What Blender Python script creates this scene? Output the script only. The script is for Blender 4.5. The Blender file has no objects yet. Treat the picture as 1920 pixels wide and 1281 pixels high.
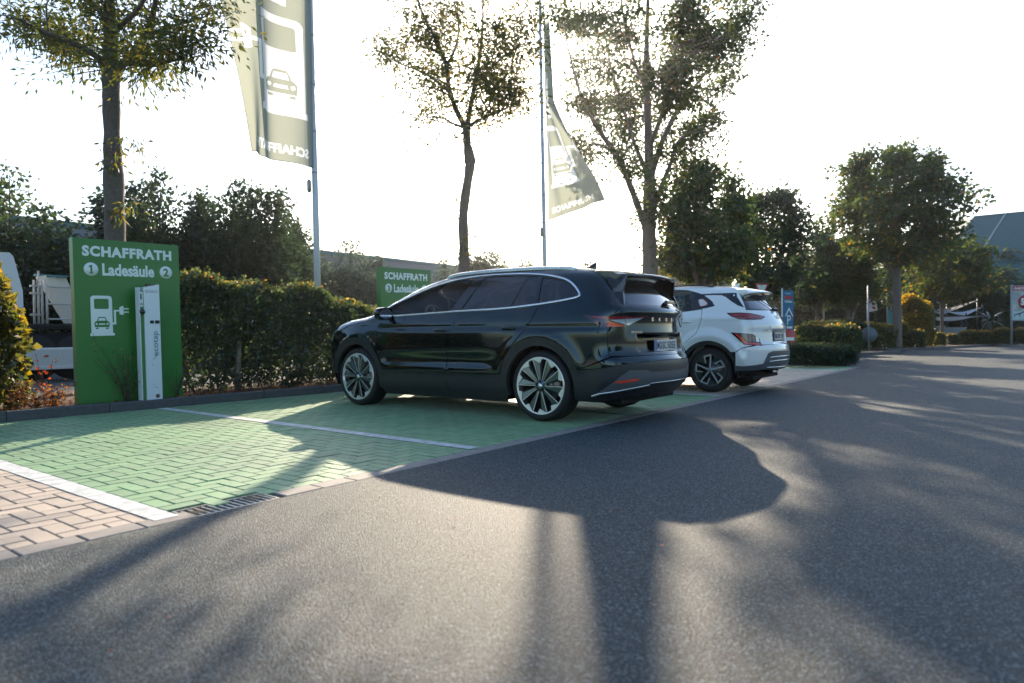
# Car park with charging bays, two parked cars, flag poles and autumn trees. Blender 4.5.
# World axes: +x runs along the row of bays, +y from the lane towards the kerb, z up, metres.
import bpy, math, random
import numpy as np
from mathutils import Vector, Matrix
from mathutils.geometry import delaunay_2d_cdt
PI = math.pi
rnd = random.Random(7)
SC = bpy.context.scene
COL = SC.collection
# ---------------------------------------------------------------- camera
CAM_H = 0.902; FPX = 1280.76; PITCH = -0.0135; ROLL = -0.0063; AZ = 0.64899
def ray(px, py):
    u = (px-960)/FPX; w = -(py-640.5)/FPX; v = 1.0
    c, s = math.cos(ROLL), math.sin(ROLL); u, w = u*c-w*s, u*s+w*c
    c, s = math.cos(PITCH), math.sin(PITCH); v, w = v*c-w*s, v*s+w*c
    ca, sa = math.cos(AZ), math.sin(AZ)
    return Vector((u*sa+v*ca, -u*ca+v*sa, w))
cd = bpy.data.cameras.new('camera'); cam = bpy.data.objects.new('camera', cd); COL.objects.link(cam)
fw = ray(960, 640.5).normalized(); rt = (ray(1960, 640.5)-ray(960, 640.5)).normalized(); up = rt.cross(fw)
cam.matrix_world = Matrix.Translation((0, 0, CAM_H)) @ Matrix((rt, up, -fw)).transposed().to_4x4()
cd.sensor_width = 36; cd.lens = FPX/1920*36; cd.clip_start = .05; cd.clip_end = 2000
cd.dof.use_dof = True; cd.dof.focus_distance = 7.3; cd.dof.aperture_fstop = 2.0
SC.camera = cam
# ---------------------------------------------------------------- sky, sun, exposure
sd = ray(1015, 78).normalized()
SUN_EL = math.asin(sd.z); SUN_ROT = math.atan2(sd.x, sd.y)
wd = bpy.data.worlds.new('World'); SC.world = wd; wd.use_nodes = True
nt = wd.node_tree; nt.nodes.clear()
wo = nt.nodes.new('ShaderNodeOutputWorld'); bg = nt.nodes.new('ShaderNodeBackground'); sk = nt.nodes.new('ShaderNodeTexSky')
sk.sky_type = 'NISHITA'; sk.sun_disc = False; sk.sun_elevation = SUN_EL; sk.sun_rotation = SUN_ROT
sk.air_density = 1.2; sk.dust_density = 1.6; sk.ozone_density = 3.5
bg.inputs['Strength'].default_value = 0.128
nt.links.new(sk.outputs[0], bg.inputs[0]); nt.links.new(bg.outputs[0], wo.inputs[0])
ld = bpy.data.lights.new('sun', 'SUN'); sun = bpy.data.objects.new('sun', ld); COL.objects.link(sun)
ld.energy = 4.6; ld.angle = math.radians(.53); ld.color = (1.0, .83, .62)
sun.rotation_euler = sd.to_track_quat('Z', 'Y').to_euler(); sun.location = (0, 0, 30)
SC.view_settings.view_transform = 'Standard'; SC.view_settings.look = 'None'
SC.view_settings.exposure = 1.2; SC.view_settings.gamma = 1.0; SC.view_settings.use_curve_mapping = False
cy = SC.cycles; cy.max_bounces = 8; cy.transparent_max_bounces = 24; cy.caustics_reflective = False; cy.caustics_refractive = False
cy.use_denoising = True
# ---------------------------------------------------------------- materials
def mat(name, col=(.5,.5,.5), rough=.6, metal=0., noise=None, bump=None, coat=0., spec=.5, sheen=0., emit=None):
    """noise=(scale, colour2, contrast) mottles the colour; bump=(scale, strength, distance)"""
    m = bpy.data.materials.new(name); m.use_nodes = True; n = m.node_tree.nodes; l = m.node_tree.links
    b = n['Principled BSDF']; b.inputs['Base Color'].default_value = (*col, 1); b.inputs['Roughness'].default_value = rough
    b.inputs['Metallic'].default_value = metal; b.inputs['Coat Weight'].default_value = coat; b.inputs['Coat Roughness'].default_value = .02
    b.inputs['Specular IOR Level'].default_value = spec
    b.inputs['Sheen Weight'].default_value = sheen; b.inputs['Sheen Roughness'].default_value = .45
    tc = n.new('ShaderNodeTexCoord')
    if noise:
        t = n.new('ShaderNodeTexNoise'); t.inputs['Scale'].default_value = noise[0]; t.inputs['Detail'].default_value = 6; t.inputs['Roughness'].default_value = .65
        l.new(tc.outputs['Object'], t.inputs['Vector'])
        r = n.new('ShaderNodeMapRange'); c = noise[2] if len(noise) > 2 else .2
        r.inputs['From Min'].default_value = .5-c; r.inputs['From Max'].default_value = .5+c
        l.new(t.outputs[0], r.inputs[0])
        mx = n.new('ShaderNodeMix'); mx.data_type = 'RGBA'; mx.inputs['A'].default_value = (*col, 1); mx.inputs['B'].default_value = (*noise[1], 1)
        l.new(r.outputs[0], mx.inputs['Factor']); l.new(mx.outputs['Result'], b.inputs['Base Color'])
    if bump:
        t = n.new('ShaderNodeTexNoise'); t.inputs['Scale'].default_value = bump[0]; t.inputs['Detail'].default_value = 5
        l.new(tc.outputs['Object'], t.inputs['Vector'])
        bp = n.new('ShaderNodeBump'); bp.inputs['Strength'].default_value = bump[1]; bp.inputs['Distance'].default_value = bump[2]
        l.new(t.outputs[0], bp.inputs['Height']); l.new(bp.outputs[0], b.inputs['Normal'])
    if emit:
        b.inputs['Emission Color'].default_value = (*emit[0], 1); b.inputs['Emission Strength'].default_value = emit[1]
    return m
def leafmat(name, cols, trans=.45, rough=.45, glos=.05):
    """thin leaf: diffuse + translucent + a little gloss; colour picked per leaf from the ramp cols"""
    m = bpy.data.materials.new(name); m.use_nodes = True; n = m.node_tree.nodes; l = m.node_tree.links; n.clear()
    o = n.new('ShaderNodeOutputMaterial'); a = n.new('ShaderNodeAttribute'); a.attribute_name = 'tint'
    r = n.new('ShaderNodeValToRGB'); e = r.color_ramp.elements
    while len(e) < len(cols): e.new(.5)
    for i, c in enumerate(cols): e[i].position = c[0]; e[i].color = (*c[1], 1)
    l.new(a.outputs['Fac'], r.inputs[0])
    d = n.new('ShaderNodeBsdfDiffuse'); t = n.new('ShaderNodeBsdfTranslucent'); g = n.new('ShaderNodeBsdfGlossy'); g.inputs['Roughness'].default_value = rough
    l.new(r.outputs[0], d.inputs[0])
    hs = n.new('ShaderNodeHueSaturation'); hs.inputs['Saturation'].default_value = 1.15; hs.inputs['Value'].default_value = 2.1; hs.inputs['Hue'].default_value = .485
    l.new(r.outputs[0], hs.inputs['Color']); l.new(hs.outputs[0], t.inputs[0])
    m1 = n.new('ShaderNodeMixShader'); m1.inputs[0].default_value = trans; l.new(d.outputs[0], m1.inputs[1]); l.new(t.outputs[0], m1.inputs[2])
    m2 = n.new('ShaderNodeMixShader'); m2.inputs[0].default_value = glos; l.new(m1.outputs[0], m2.inputs[1]); l.new(g.outputs[0], m2.inputs[2])
    l.new(m2.outputs[0], o.inputs[0]); return m
def glassmat(name, tint, ior=1.5, rough=0.0):
    m = bpy.data.materials.new(name); m.use_nodes = True; n = m.node_tree.nodes; l = m.node_tree.links; n.clear()
    o = n.new('ShaderNodeOutputMaterial'); f = n.new('ShaderNodeFresnel'); f.inputs[0].default_value = ior
    t = n.new('ShaderNodeBsdfTransparent'); t.inputs[0].default_value = (*tint, 1); g = n.new('ShaderNodeBsdfGlossy'); g.inputs['Roughness'].default_value = rough
    x = n.new('ShaderNodeMixShader'); l.new(f.outputs[0], x.inputs[0]); l.new(t.outputs[0], x.inputs[1]); l.new(g.outputs[0], x.inputs[2]); l.new(x.outputs[0], o.inputs[0])
    return m
def clothmat(name, col, trans=.6):
    m = bpy.data.materials.new(name); m.use_nodes = True; n = m.node_tree.nodes; l = m.node_tree.links; n.clear()
    o = n.new('ShaderNodeOutputMaterial'); d = n.new('ShaderNodeBsdfDiffuse'); t = n.new('ShaderNodeBsdfTranslucent')
    d.inputs[0].default_value = (*col, 1); t.inputs[0].default_value = (*col, 1)
    x = n.new('ShaderNodeMixShader'); x.inputs[0].default_value = trans; l.new(d.outputs[0], x.inputs[1]); l.new(t.outputs[0], x.inputs[2]); l.new(x.outputs[0], o.inputs[0]); return m
# ---------------------------------------------------------------- object helpers
def link(o, parent=None):
    COL.objects.link(o)
    if parent is not None: o.parent = parent
    return o
def tag(o, label=None, cat=None, group=None, kind=None):
    if label: o['label'] = label
    if cat: o['category'] = cat
    if group: o['group'] = group
    if kind: o['kind'] = kind
    return o
def empty(name, loc=(0,0,0), rz=0, label=None, cat=None, group=None, lean=0):
    o = bpy.data.objects.new(name, None); o.location = loc; o.rotation_euler = (0, lean, rz); o.empty_display_size = .2
    COL.objects.link(o); return tag(o, label, cat, group)
class MB:
    """collects shapes; build() links them as ONE mesh object"""
    def __init__(s): s.v = []; s.f = []; s.mi = []; s.sm = []
    def add(s, v, f, mi=0, smooth=False):
        k = len(s.v); s.v.extend([tuple(p) for p in v]); s.f.extend([tuple(i+k for i in q) for q in f]); s.mi.extend([mi]*len(f)); s.sm.extend([smooth]*len(f)); return s
    def box(s, c, d, rz=0, mi=0, M=None, bev=0):
        x, y, z = d[0]/2, d[1]/2, d[2]/2
        if bev:
            b = bev; P = []
            for zz, q in ((-z, 0), (z-b, 0), (z, b)):
                P += [(-x+q,-y+q,zz),(x-q,-y+q,zz),(x-q,y-q,zz),(-x+q,y-q,zz)]
            F = [(3,2,1,0),(8,9,10,11)]
            for r in (0, 4):
                for i in range(4): F.append((r+i, r+(i+1)%4, r+4+(i+1)%4, r+4+i))
        else:
            P = [(-x,-y,-z),(x,-y,-z),(x,y,-z),(-x,y,-z),(-x,-y,z),(x,-y,z),(x,y,z),(-x,y,z)]
            F = [(3,2,1,0),(4,5,6,7),(0,1,5,4),(1,2,6,5),(2,3,7,6),(3,0,4,7)]
        R = Matrix.Rotation(rz, 3, 'Z') if M is None else M
        return s.add([R @ Vector(p)+Vector(c) for p in P], F, mi)
    def tube(s, pts, rad, n=8, mi=0, cap=True, smooth=True):
        pts = [Vector(p) for p in pts]; m = len(pts); rad = [rad]*m if isinstance(rad, (int, float)) else rad
        V = []; ref = None
        for i, p in enumerate(pts):
            t = (pts[min(i+1, m-1)]-pts[max(i-1, 0)]).normalized()
            if ref is None: ref = Vector((0,0,1)) if abs(t.z) < .9 else Vector((1,0,0))
            a = t.cross(ref).normalized(); b = a.cross(t).normalized(); ref = b
            for k in range(n):
                q = 2*PI*k/n; V.append(p+(a*math.cos(q)+b*math.sin(q))*rad[i])
        F = [(i*n+k, i*n+(k+1)%n, (i+1)*n+(k+1)%n, (i+1)*n+k) for i in range(m-1) for k in range(n)]
        if cap: F += [tuple(range(n-1, -1, -1)), tuple((m-1)*n+k for k in range(n))]
        return s.add(V, F, mi, smooth)
    def lathe(s, prof, n=48, axis='y', c=(0,0,0), mi=0, smooth=True, a0=0, a1=2*PI):
        """prof: (radius, offset along axis)"""
        V = []; full = abs(a1-a0-2*PI) < 1e-6; m = n if full else n+1
        for r, h in prof:
            for k in range(m):
                q = a0+(a1-a0)*k/n; a, b = r*math.cos(q), r*math.sin(q)
                V.append((c[0]+a, c[1]+h, c[2]+b) if axis == 'y' else ((c[0]+a, c[1]+b, c[2]+h) if axis == 'z' else (c[0]+h, c[1]+a, c[2]+b)))
        F = []
        for i in range(len(prof)-1):
            for k in range(n): F.append((i*m+k, i*m+(k+1)%m, (i+1)*m+(k+1)%m, (i+1)*m+k))
        return s.add(V, F, mi, smooth)
    def ell(s, c, r, nu=16, nv=10, mi=0):
        V = [(c[0]+r[0]*math.sin(PI*j/nv)*math.cos(2*PI*i/nu), c[1]+r[1]*math.sin(PI*j/nv)*math.sin(2*PI*i/nu), c[2]+r[2]*math.cos(PI*j/nv)) for j in range(nv+1) for i in range(nu)]
        F = [(j*nu+i, (j+1)*nu+i, (j+1)*nu+(i+1)%nu, j*nu+(i+1)%nu) for j in range(nv) for i in range(nu)]
        return s.add(V, F, mi, True)
    def build(s, name, mats, parent=None, loc=None, rot=None):
        me = bpy.data.meshes.new(name); me.from_pydata(s.v, [], s.f)
        for m in (mats if isinstance(mats, (list, tuple)) else [mats]): me.materials.append(m)
        me.polygons.foreach_set('material_index', s.mi); me.polygons.foreach_set('use_smooth', s.sm); me.update()
        o = link(bpy.data.objects.new(name, me), parent)
        if loc: o.location = loc
        if rot: o.rotation_euler = rot
        return o
def npmesh(name, V, F, m, parent=None, tint=None, smooth=False):
    """F: (n,4) or (n,3) int array"""
    V = np.asarray(V, np.float32); F = np.asarray(F, np.int32); k = F.shape[1]
    me = bpy.data.meshes.new(name); me.vertices.add(len(V)); me.vertices.foreach_set('co', V.ravel())
    me.loops.add(F.size); me.loops.foreach_set('vertex_index', F.ravel()); me.polygons.add(len(F))
    me.polygons.foreach_set('loop_start', np.arange(len(F), dtype=np.int32)*k)
    me.update(calc_edges=True)
    if tint is not None:
        a = me.attributes.new('tint', 'FLOAT', 'FACE'); a.data.foreach_set('value', np.asarray(tint, np.float32))
    me.polygons.foreach_set('use_smooth', [smooth]*len(F))
    me.materials.append(m)
    return link(bpy.data.objects.new(name, me), parent)
def sample(P, step):
    out = []
    for i in range(len(P)-1):
        a, b = np.array(P[i], float), np.array(P[i+1], float); n = max(1, int(np.linalg.norm(b-a)/step+.5))
        out += [tuple(a+(b-a)*k/n) for k in range(n)]
    return out+[tuple(P[-1])]
def closed(P, step): return sample(list(P)+[P[0]], step)[:-1]
def fillet(P, r, n=4):
    """round the corners of a closed polygon"""
    out = []; m = len(P)
    for i in range(m):
        a, b, c = (np.array(P[(i+j) % m], float) for j in (-1, 0, 1)); rr = r[i] if isinstance(r, (list, tuple)) else r
        da, dc = np.linalg.norm(a-b), np.linalg.norm(c-b); q = min(rr, da*.45, dc*.45)
        if q < 1e-5: out.append(tuple(b)); continue
        p0 = b+(a-b)/da*q; p1 = b+(c-b)/dc*q
        for k in range(n+1):
            t = k/n; out.append(tuple((1-t)**2*p0+2*t*(1-t)*b+t*t*p1))
    return out
def smoothpath(P, n=6, close=False):
    P = [np.array(p, float) for p in P]; m = len(P); out = []
    for i in range(m if close else m-1):
        g = lambda j: P[j % m] if close else P[min(max(j, 0), m-1)]
        a, b, c, d = g(i-1), g(i), g(i+1), g(i+2)
        for k in range(n):
            t = k/n; out.append(tuple(.5*((2*b)+(-a+c)*t+(2*a-5*b+4*c-d)*t*t+(-a+3*b-3*c+d)*t**3)))
    if not close: out.append(tuple(P[-1]))
    return out
def inside(poly, pts):
    x, y = pts[:, 0], pts[:, 1]; r = np.zeros(len(pts), bool); n = len(poly)
    for i in range(n):
        x1, y1 = poly[i]; x2, y2 = poly[(i+1) % n]
        if y1 == y2: continue
        r ^= ((y1 > y) != (y2 > y)) & (x < (x2-x1)*(y-y1)/(y2-y1)+x1)
    return r
def fill2d(poly, holes=(), grid=.06):
    """triangulate a 2-D outline (with holes) with an even net of inner points"""
    loops = [closed(poly, grid)]+[closed(h, grid) for h in holes]
    V = []; E = []; 
    for L in loops:
        k = len(V); V += L; E += [(k+i, k+(i+1) % len(L)) for i in range(len(L))]
    B = np.array(V); lo, hi = B.min(0), B.max(0)
    gx = np.arange(lo[0]+grid*.5, hi[0], grid); gy = np.arange(lo[1]+grid*.5, hi[1], grid)
    if len(gx) and len(gy):
        G = np.array([(x+(j % 2)*grid*.5, y) for j, y in enumerate(gy) for x in gx])
        k = inside(loops[0], G)
        for h in loops[1:]: k &= ~inside(h, G)
        G = G[k]
        if len(G):
            d = np.min(np.linalg.norm(G[:, None]-B[None], axis=2), axis=1); G = G[d > grid*.55]
            V = V+[tuple(g) for g in G]
    vo, eo, fo, *_ = delaunay_2d_cdt([Vector(v) for v in V], E, [], 0, 1e-6)
    vo = np.array([tuple(v) for v in vo]); F = np.array([tuple(f) for f in fo if len(f) == 3])
    c = vo[F].mean(1); k = inside(loops[0], c)
    for h in loops[1:]: k &= ~inside(h, c)
    F = F[k]
    a, b, c = vo[F[:, 0]], vo[F[:, 1]], vo[F[:, 2]]; ar = (b[:, 0]-a[:, 0])*(c[:, 1]-a[:, 1])-(b[:, 1]-a[:, 1])*(c[:, 0]-a[:, 0])
    F[ar < 0] = F[ar < 0][:, ::-1]; F = F[np.abs(ar) > 1e-9]
    return vo, F
def border(F):
    E = {}
    for t in F:
        for i in range(3):
            a, b = int(t[i]), int(t[(i+1) % 3]); E[(a, b)] = 1
    return [e for e in E if (e[1], e[0]) not in E]
def skin(name, parent, pos, nor, F, m, thick=.012, mirror=False):
    """a sheet with given vertex normals and a folded-in rim"""
    pos = np.array(pos); nor = np.array(nor); F = np.array(F)
    if mirror:
        pos = pos*[1, -1, 1]; nor = nor*[1, -1, 1]; F = F[:, ::-1]
    a, b, c = pos[F[:, 0]], pos[F[:, 1]], pos[F[:, 2]]
    fn = np.cross(b-a, c-a); mean = (nor[F[:, 0]]+nor[F[:, 1]]+nor[F[:, 2]])
    if (fn*mean).sum() < 0: F = F[:, ::-1]
    V = [tuple(p) for p in pos]; N = [tuple(n) for n in nor]; faces = [tuple(int(i) for i in f) for f in F]
    if thick:
        for a, b in border(F):
            k = len(V); pa, pb, na, nb = pos[a], pos[b], nor[a], nor[b]
            t = pb-pa; o = np.cross(t, na); o = o/max(np.linalg.norm(o), 1e-9)
            V += [tuple(pa), tuple(pb), tuple(pb-nb*thick), tuple(pa-na*thick)]; N += [tuple(o)]*4
            faces.append((k+1, k, k+3, k+2))
    me = bpy.data.meshes.new(name); me.from_pydata(V, [], faces); me.materials.append(m)
    me.polygons.foreach_set('use_smooth', [True]*len(faces)); me.update()
    me.normals_split_custom_set_from_vertices(N)
    return link(bpy.data.objects.new(name, me), parent)
def plate2d(name, parent, poly, m, depth=.003, holes=(), grid=10, loc=(0,0,0), mapf=None):
    """flat prism of a 2-D outline in the local x-z plane, facing -y, `depth` thick"""
    vo, F = fill2d(poly, holes, grid); n = len(vo)
    if mapf is None: mapf = lambda u, v, d: (u+loc[0], loc[1]-d, v+loc[2])
    V = [mapf(u, v, depth) for u, v in vo]+[mapf(u, v, 0) for u, v in vo]
    fs = [tuple(int(i) for i in f) for f in F]
    for a, b in border(F): fs.append((a+n, b+n, b, a))
    me = bpy.data.meshes.new(name); me.from_pydata(V, [], fs); me.materials.append(m); me.update()
    return link(bpy.data.objects.new(name, me), parent)
_txt = {}
def text(name, s, parent, m, width=None, height=.1, bold=.0, depth=.002, loc=(0,0,0), rot=(PI/2,0,0), spacing=1.0, center=True, mirror=False, mapf=None):
    key = (s, bold, depth, spacing)
    if key not in _txt:
        c = bpy.data.curves.new(name, 'FONT'); c.body = s; c.size = 1; c.offset = bold; c.extrude = depth*0; c.space_character = spacing; c.resolution_u = 3
        o = bpy.data.objects.new(name, c); COL.objects.link(o); bpy.context.view_layer.update()
        me = bpy.data.meshes.new_from_object(o.evaluated_get(bpy.context.evaluated_depsgraph_get()))
        bpy.data.objects.remove(o); V = np.array([v.co[:] for v in me.vertices]); F = [tuple(p.vertices) for p in me.polygons]; bpy.data.meshes.remove(me)
        _txt[key] = (V, F)
    V, F = _txt[key]; V = V.copy(); V[:, 0] -= V[:, 0].min(); V[:, 1] -= V[:, 1].min()
    sy = height/V[:, 1].max(); sx = width/V[:, 0].max() if width else sy
    V[:, 0] *= sx; V[:, 1] *= sy
    if center: V[:, 0] -= V[:, 0].max()/2
    if mirror: V[:, 0] *= -1; F = [f[::-1] for f in F]
    n = len(V)
    if mapf: P = [mapf(v[0], v[1]) for v in V]; Fs = F
    else:
        P = [(v[0], v[1], depth) for v in V]+[(v[0], v[1], 0) for v in V]
        E = {}
        for f in F:
            for i in range(len(f)): E[(f[i], f[(i+1) % len(f)])] = 1
        Fs = F+[(a+n, b+n, b, a) for a, b in E if (b, a) not in E]
    me = bpy.data.meshes.new(name); me.from_pydata(P, [], Fs); me.materials.append(m); me.update()
    o = link(bpy.data.objects.new(name, me), parent)
    if not mapf: o.location = loc; o.rotation_euler = rot
    return o
def copy_thing(src, loc=None, rz=None, scale=None, label=None, lean=None):
    c = src.copy(); COL.objects.link(c)
    if loc is not None: c.location = loc
    if rz is not None: c.rotation_euler = (0, 0, rz)
    if scale is not None: c.scale = (scale,)*3 if isinstance(scale, (int, float)) else scale
    if label: c['label'] = label
    def rec(a, b):
        for ch in a.children:
            d = ch.copy(); COL.objects.link(d); d.parent = b; rec(ch, d)
    rec(src, c); return c
# ---------------------------------------------------------------- car body surfaces
def tab(pts, sig, lo=-3.0, hi=6.0):
    """1-D profile: straight segments between control points, rounded with a gaussian of width sig"""
    st = 0.005; g = np.arange(lo, hi, st)
    y = np.interp(g, [p[0] for p in pts], [p[1] for p in pts])
    n = max(1, int(3*sig/st)); k = np.exp(-0.5*(np.arange(-n, n+1)*st/sig)**2); k /= k.sum()
    y = np.convolve(np.pad(y, n, mode='edge'), k, mode='valid')
    return lambda x: np.interp(x, g, y)
def smax(a, b, k):
    h = np.clip(.5+.5*(a-b)/k, 0, 1); return b+(a-b)*h+k*h*(1-h)
def sstep(a, b, x):
    t = np.clip((x-a)/(b-a), 0, 1); return t*t*(3-2*t)
class Shape:
    def __init__(s, P, D, T, R, N, kt=.18, ct=.03, kr=.3, kn=.35, k1=.10, k2=.12, sf=None, rf=None, sb=.09):
        s.P = tab(P, .12); s.D = tab(D, .02); s.T = tab(T, sb); s.R = tab(sorted(R), .022); s.N = tab(N, .05)
        s.kt, s.ct, s.kr, s.kn, s.k1, s.k2, s.sf, s.rf = kt, ct, kr, kn, k1, k2, sf, rf
    def F(s, p):
        x, y, z = p[:, 0], np.abs(p[:, 1]), p[:, 2]
        hw = s.P(x)-s.D(z)
        if s.sf: hw = hw - s.sf(x, z)
        a = y-hw
        t = z-(s.T(x+s.kt*y*y)-s.ct*y*y)
        r = s.R(z)+s.kr*y*y
        if s.rf: r = r + s.rf(y, z)
        f = s.N(z)-s.kn*y*y
        return smax(smax(a, t, s.k1), smax(r-x, x-f, .02), s.k2)
    def grad(s, p, e=.008):
        g = np.zeros_like(p)
        for i in range(3):
            d = np.zeros(3); d[i] = e
            g[:, i] = s.F(p+d)-s.F(p-d)
        return g/np.maximum(np.linalg.norm(g, axis=1, keepdims=True), 1e-9)
    def cast(s, o, d, n=90, fac=.55):
        t = np.zeros(len(o))
        for i in range(n):
            t = t+s.F(o+d*t[:, None])*fac
            t = np.clip(t, 0, 6)
        return o+d*t[:, None]
    def chart(s, kind, uv):
        uv = np.asarray(uv, float); n = len(uv); o = np.zeros((n, 3)); d = np.zeros((n, 3))
        if kind == 'side': o[:, 0] = uv[:, 0]; o[:, 1] = 1.3; o[:, 2] = uv[:, 1]; d[:, 1] = -1
        elif kind == 'top': o[:, 0] = uv[:, 0]; o[:, 1] = uv[:, 1]; o[:, 2] = 2.1; d[:, 2] = -1
        elif kind == 'rear': o[:, 0] = -1.7; o[:, 1] = uv[:, 0]; o[:, 2] = uv[:, 1]; d[:, 0] = 1
        elif kind == 'front': o[:, 0] = 4.3; o[:, 1] = uv[:, 0]; o[:, 2] = uv[:, 1]; d[:, 0] = -1
        elif kind in ('wrap', 'wrapf'):
            xc, sg = (.5, -1) if kind == 'wrap' else (2.2, 1)
            th = uv[:, 0]/1.3
            d[:, 0] = -sg*np.cos(th); d[:, 1] = -np.sin(th)
            o[:, 0] = xc-2.6*d[:, 0]; o[:, 1] = -2.6*d[:, 1]; o[:, 2] = uv[:, 1]
        return s.cast(o, d)
def wrapuv(p, front=False):
    xc, sg = (2.2, 1) if front else (.5, -1)
    p = np.atleast_2d(p)
    return np.stack([np.arctan2(p[:, 1], sg*(p[:, 0]-xc))*1.3, p[:, 2]], 1)
# large dark crossover
def sf1(x, z):      # scooped door bottoms and the shoulder crease
    a = .030*np.exp(-((z-.60)/.075)**2)*sstep(.35, .8, x)*sstep(2.5, 2.1, x)
    b = -.014*np.exp(-((z-.475)/.035)**2)*sstep(.45, .7, x)*sstep(2.45, 2.2, x)
    c = .012*sstep(.985, .955, z)*sstep(.90, .955, z)
    ar = 0
    for cx in (0., 2.77):
        d = np.sqrt((x-cx)**2+(z-.36)**2)
        ar = ar-.018*np.exp(-((d-.50)/.06)**2)*sstep(.45, .6, z)
    return a+b+c+ar
def rf1(y, z):
    return .050*sstep(.53, .44, y)*sstep(.885, .855, z)*sstep(.69, .72, z)+.018*sstep(.70, .6, y)*sstep(1.07, 1.045, z)*sstep(.80, .99, z)
SK = Shape(P=[(-1.2,.83),(-.9,.88),(-.6,.915),(-.3,.935),(.2,.94),(2.4,.94),(2.9,.93),(3.2,.90),(3.5,.83),(3.8,.72)],
  D=[(.1,.14),(.22,.07),(.30,.03),(.42,.012),(.60,.0),(.88,.0),(.95,.004),(.975,.02),(1.04,.035),(1.12,.065),(1.25,.13),(1.40,.215),(1.5,.285),(1.56,.34),(1.7,.48)],
  T=[(-1.6,1.30),(-.85,1.455),(-.55,1.515),(-.2,1.565),(.3,1.607),(.8,1.625),(1.1,1.622),(1.4,1.60),(1.7,1.545),(2.0,1.445),(2.35,1.30),(2.72,1.125),(2.95,1.10),(3.2,1.07),(3.4,1.02),(3.55,.94),(3.66,.84),(3.8,.6)],
  R=[(.15,-.70),(.22,-.84),(.32,-.97),(.42,-1.03),(.55,-1.035),(.635,-1.03),(.66,-.985),(.75,-.965),(1.02,-.965),(1.085,-.99),(1.125,-.975),(1.16,-.93),(1.3,-.82),(1.42,-.715),(1.6,-.55)],
  N=[(.15,3.42),(.3,3.57),(.5,3.64),(.7,3.66),(.85,3.63),(.95,3.56),(1.1,3.4)], sf=sf1, rf=rf1)
# white compact crossover
def sf2(x, z):
    ar = 0
    for cx in (0., 2.6):
        d = np.sqrt((x-cx)**2+(z-.33)**2)
        ar = ar-.03*np.exp(-((d-.50)/.07)**2)*sstep(.35, .5, z)
    c = -.012*np.exp(-((z-1.10)/.03)**2)
    return ar+c+.02*np.exp(-((z-.62)/.1)**2)*sstep(.3, .8, x)*sstep(2.4, 2.0, x)
def rf2(y, z):
    return .04*sstep(.34, .28, y)*sstep(.915, .895, z)*sstep(.70, .74, z)
KO = Shape(P=[(-1.2,.74),(-.8,.83),(-.5,.875),(-.1,.895),(.4,.895),(2.3,.895),(2.8,.88),(3.1,.84),(3.4,.74),(3.7,.6)],
  D=[(.1,.14),(.24,.06),(.34,.02),(.5,.005),(.8,.0),(1.0,.01),(1.10,.02),(1.16,.06),(1.22,.09),(1.35,.16),(1.45,.225),(1.53,.29),(1.62,.38)],
  T=[(-1.6,1.2),(-.75,1.47),(-.5,1.52),(-.2,1.56),(.3,1.60),(.7,1.615),(1.1,1.60),(1.4,1.555),(1.7,1.45),(2.0,1.32),(2.4,1.13),(2.7,1.08),(3.0,1.03),(3.2,.97),(3.35,.88),(3.5,.6)],
  R=[(.15,-.55),(.25,-.70),(.36,-.80),(.45,-.83),(.60,-.845),(.685,-.84),(.71,-.80),(.88,-.785),(.98,-.79),(1.05,-.76),(1.12,-.72),(1.17,-.69),(1.22,-.655),(1.35,-.545),(1.45,-.47),(1.6,-.35)],
  N=[(.15,3.15),(.3,3.32),(.5,3.40),(.7,3.41),(.85,3.36),(1.0,3.2)], kr=.30, sf=sf2, rf=rf2, k1=.09, k2=.10)
def at(px, py, depth):
    r = ray(px, py); k = r.x*math.cos(AZ)+r.y*math.sin(AZ); return r*(depth/k)+Vector((0, 0, CAM_H))
def toward_cam(x, y):      # heading of something that faces the lane corner where the photographer stood
    return math.atan2(-x, y)
# ---------------------------------------------------------------- ground, lane, planting beds
M_asph = mat('asphalt', (.014,.022,.025), .66, noise=(1.3, (.027,.038,.042), .25), spec=.38)
def asphalt_nodes(m):
    n = m.node_tree.nodes; l = m.node_tree.links; b = n['Principled BSDF']; tc = n['Texture Coordinate']
    v = n.new('ShaderNodeTexVoronoi'); v.inputs['Scale'].default_value = 165; l.new(tc.outputs['Object'], v.inputs['Vector'])
    f = n.new('ShaderNodeTexNoise'); f.inputs['Scale'].default_value = 190; f.inputs['Detail'].default_value = 3; l.new(tc.outputs['Object'], f.inputs['Vector'])
    base = b.inputs['Base Color'].links[0].from_socket
    sp = n.new('ShaderNodeMapRange'); sp.inputs['From Min'].default_value = .60; sp.inputs['From Max'].default_value = 1.0
    sx = n.new('ShaderNodeSeparateColor'); l.new(v.outputs['Color'], sx.inputs[0]); l.new(sx.outputs[0], sp.inputs[0])
    mx = n.new('ShaderNodeMix'); mx.data_type = 'RGBA'; l.new(sp.outputs[0], mx.inputs['Factor']); l.new(base, mx.inputs['A']); mx.inputs['B'].default_value = (.17,.21,.22,1)
    l.new(mx.outputs['Result'], b.inputs['Base Color'])
    ad = n.new('ShaderNodeMath'); ad.operation = 'ADD'; l.new(v.outputs['Distance'], ad.inputs[0]); l.new(f.outputs[0], ad.inputs[1])
    bp = n.new('ShaderNodeBump'); bp.inputs['Strength'].default_value = .8; bp.inputs['Distance'].default_value = .009; bp.invert = True
    l.new(ad.outputs[0], bp.inputs['Height']); l.new(bp.outputs[0], b.inputs['Normal'])
asphalt_nodes(M_asph)
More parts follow.
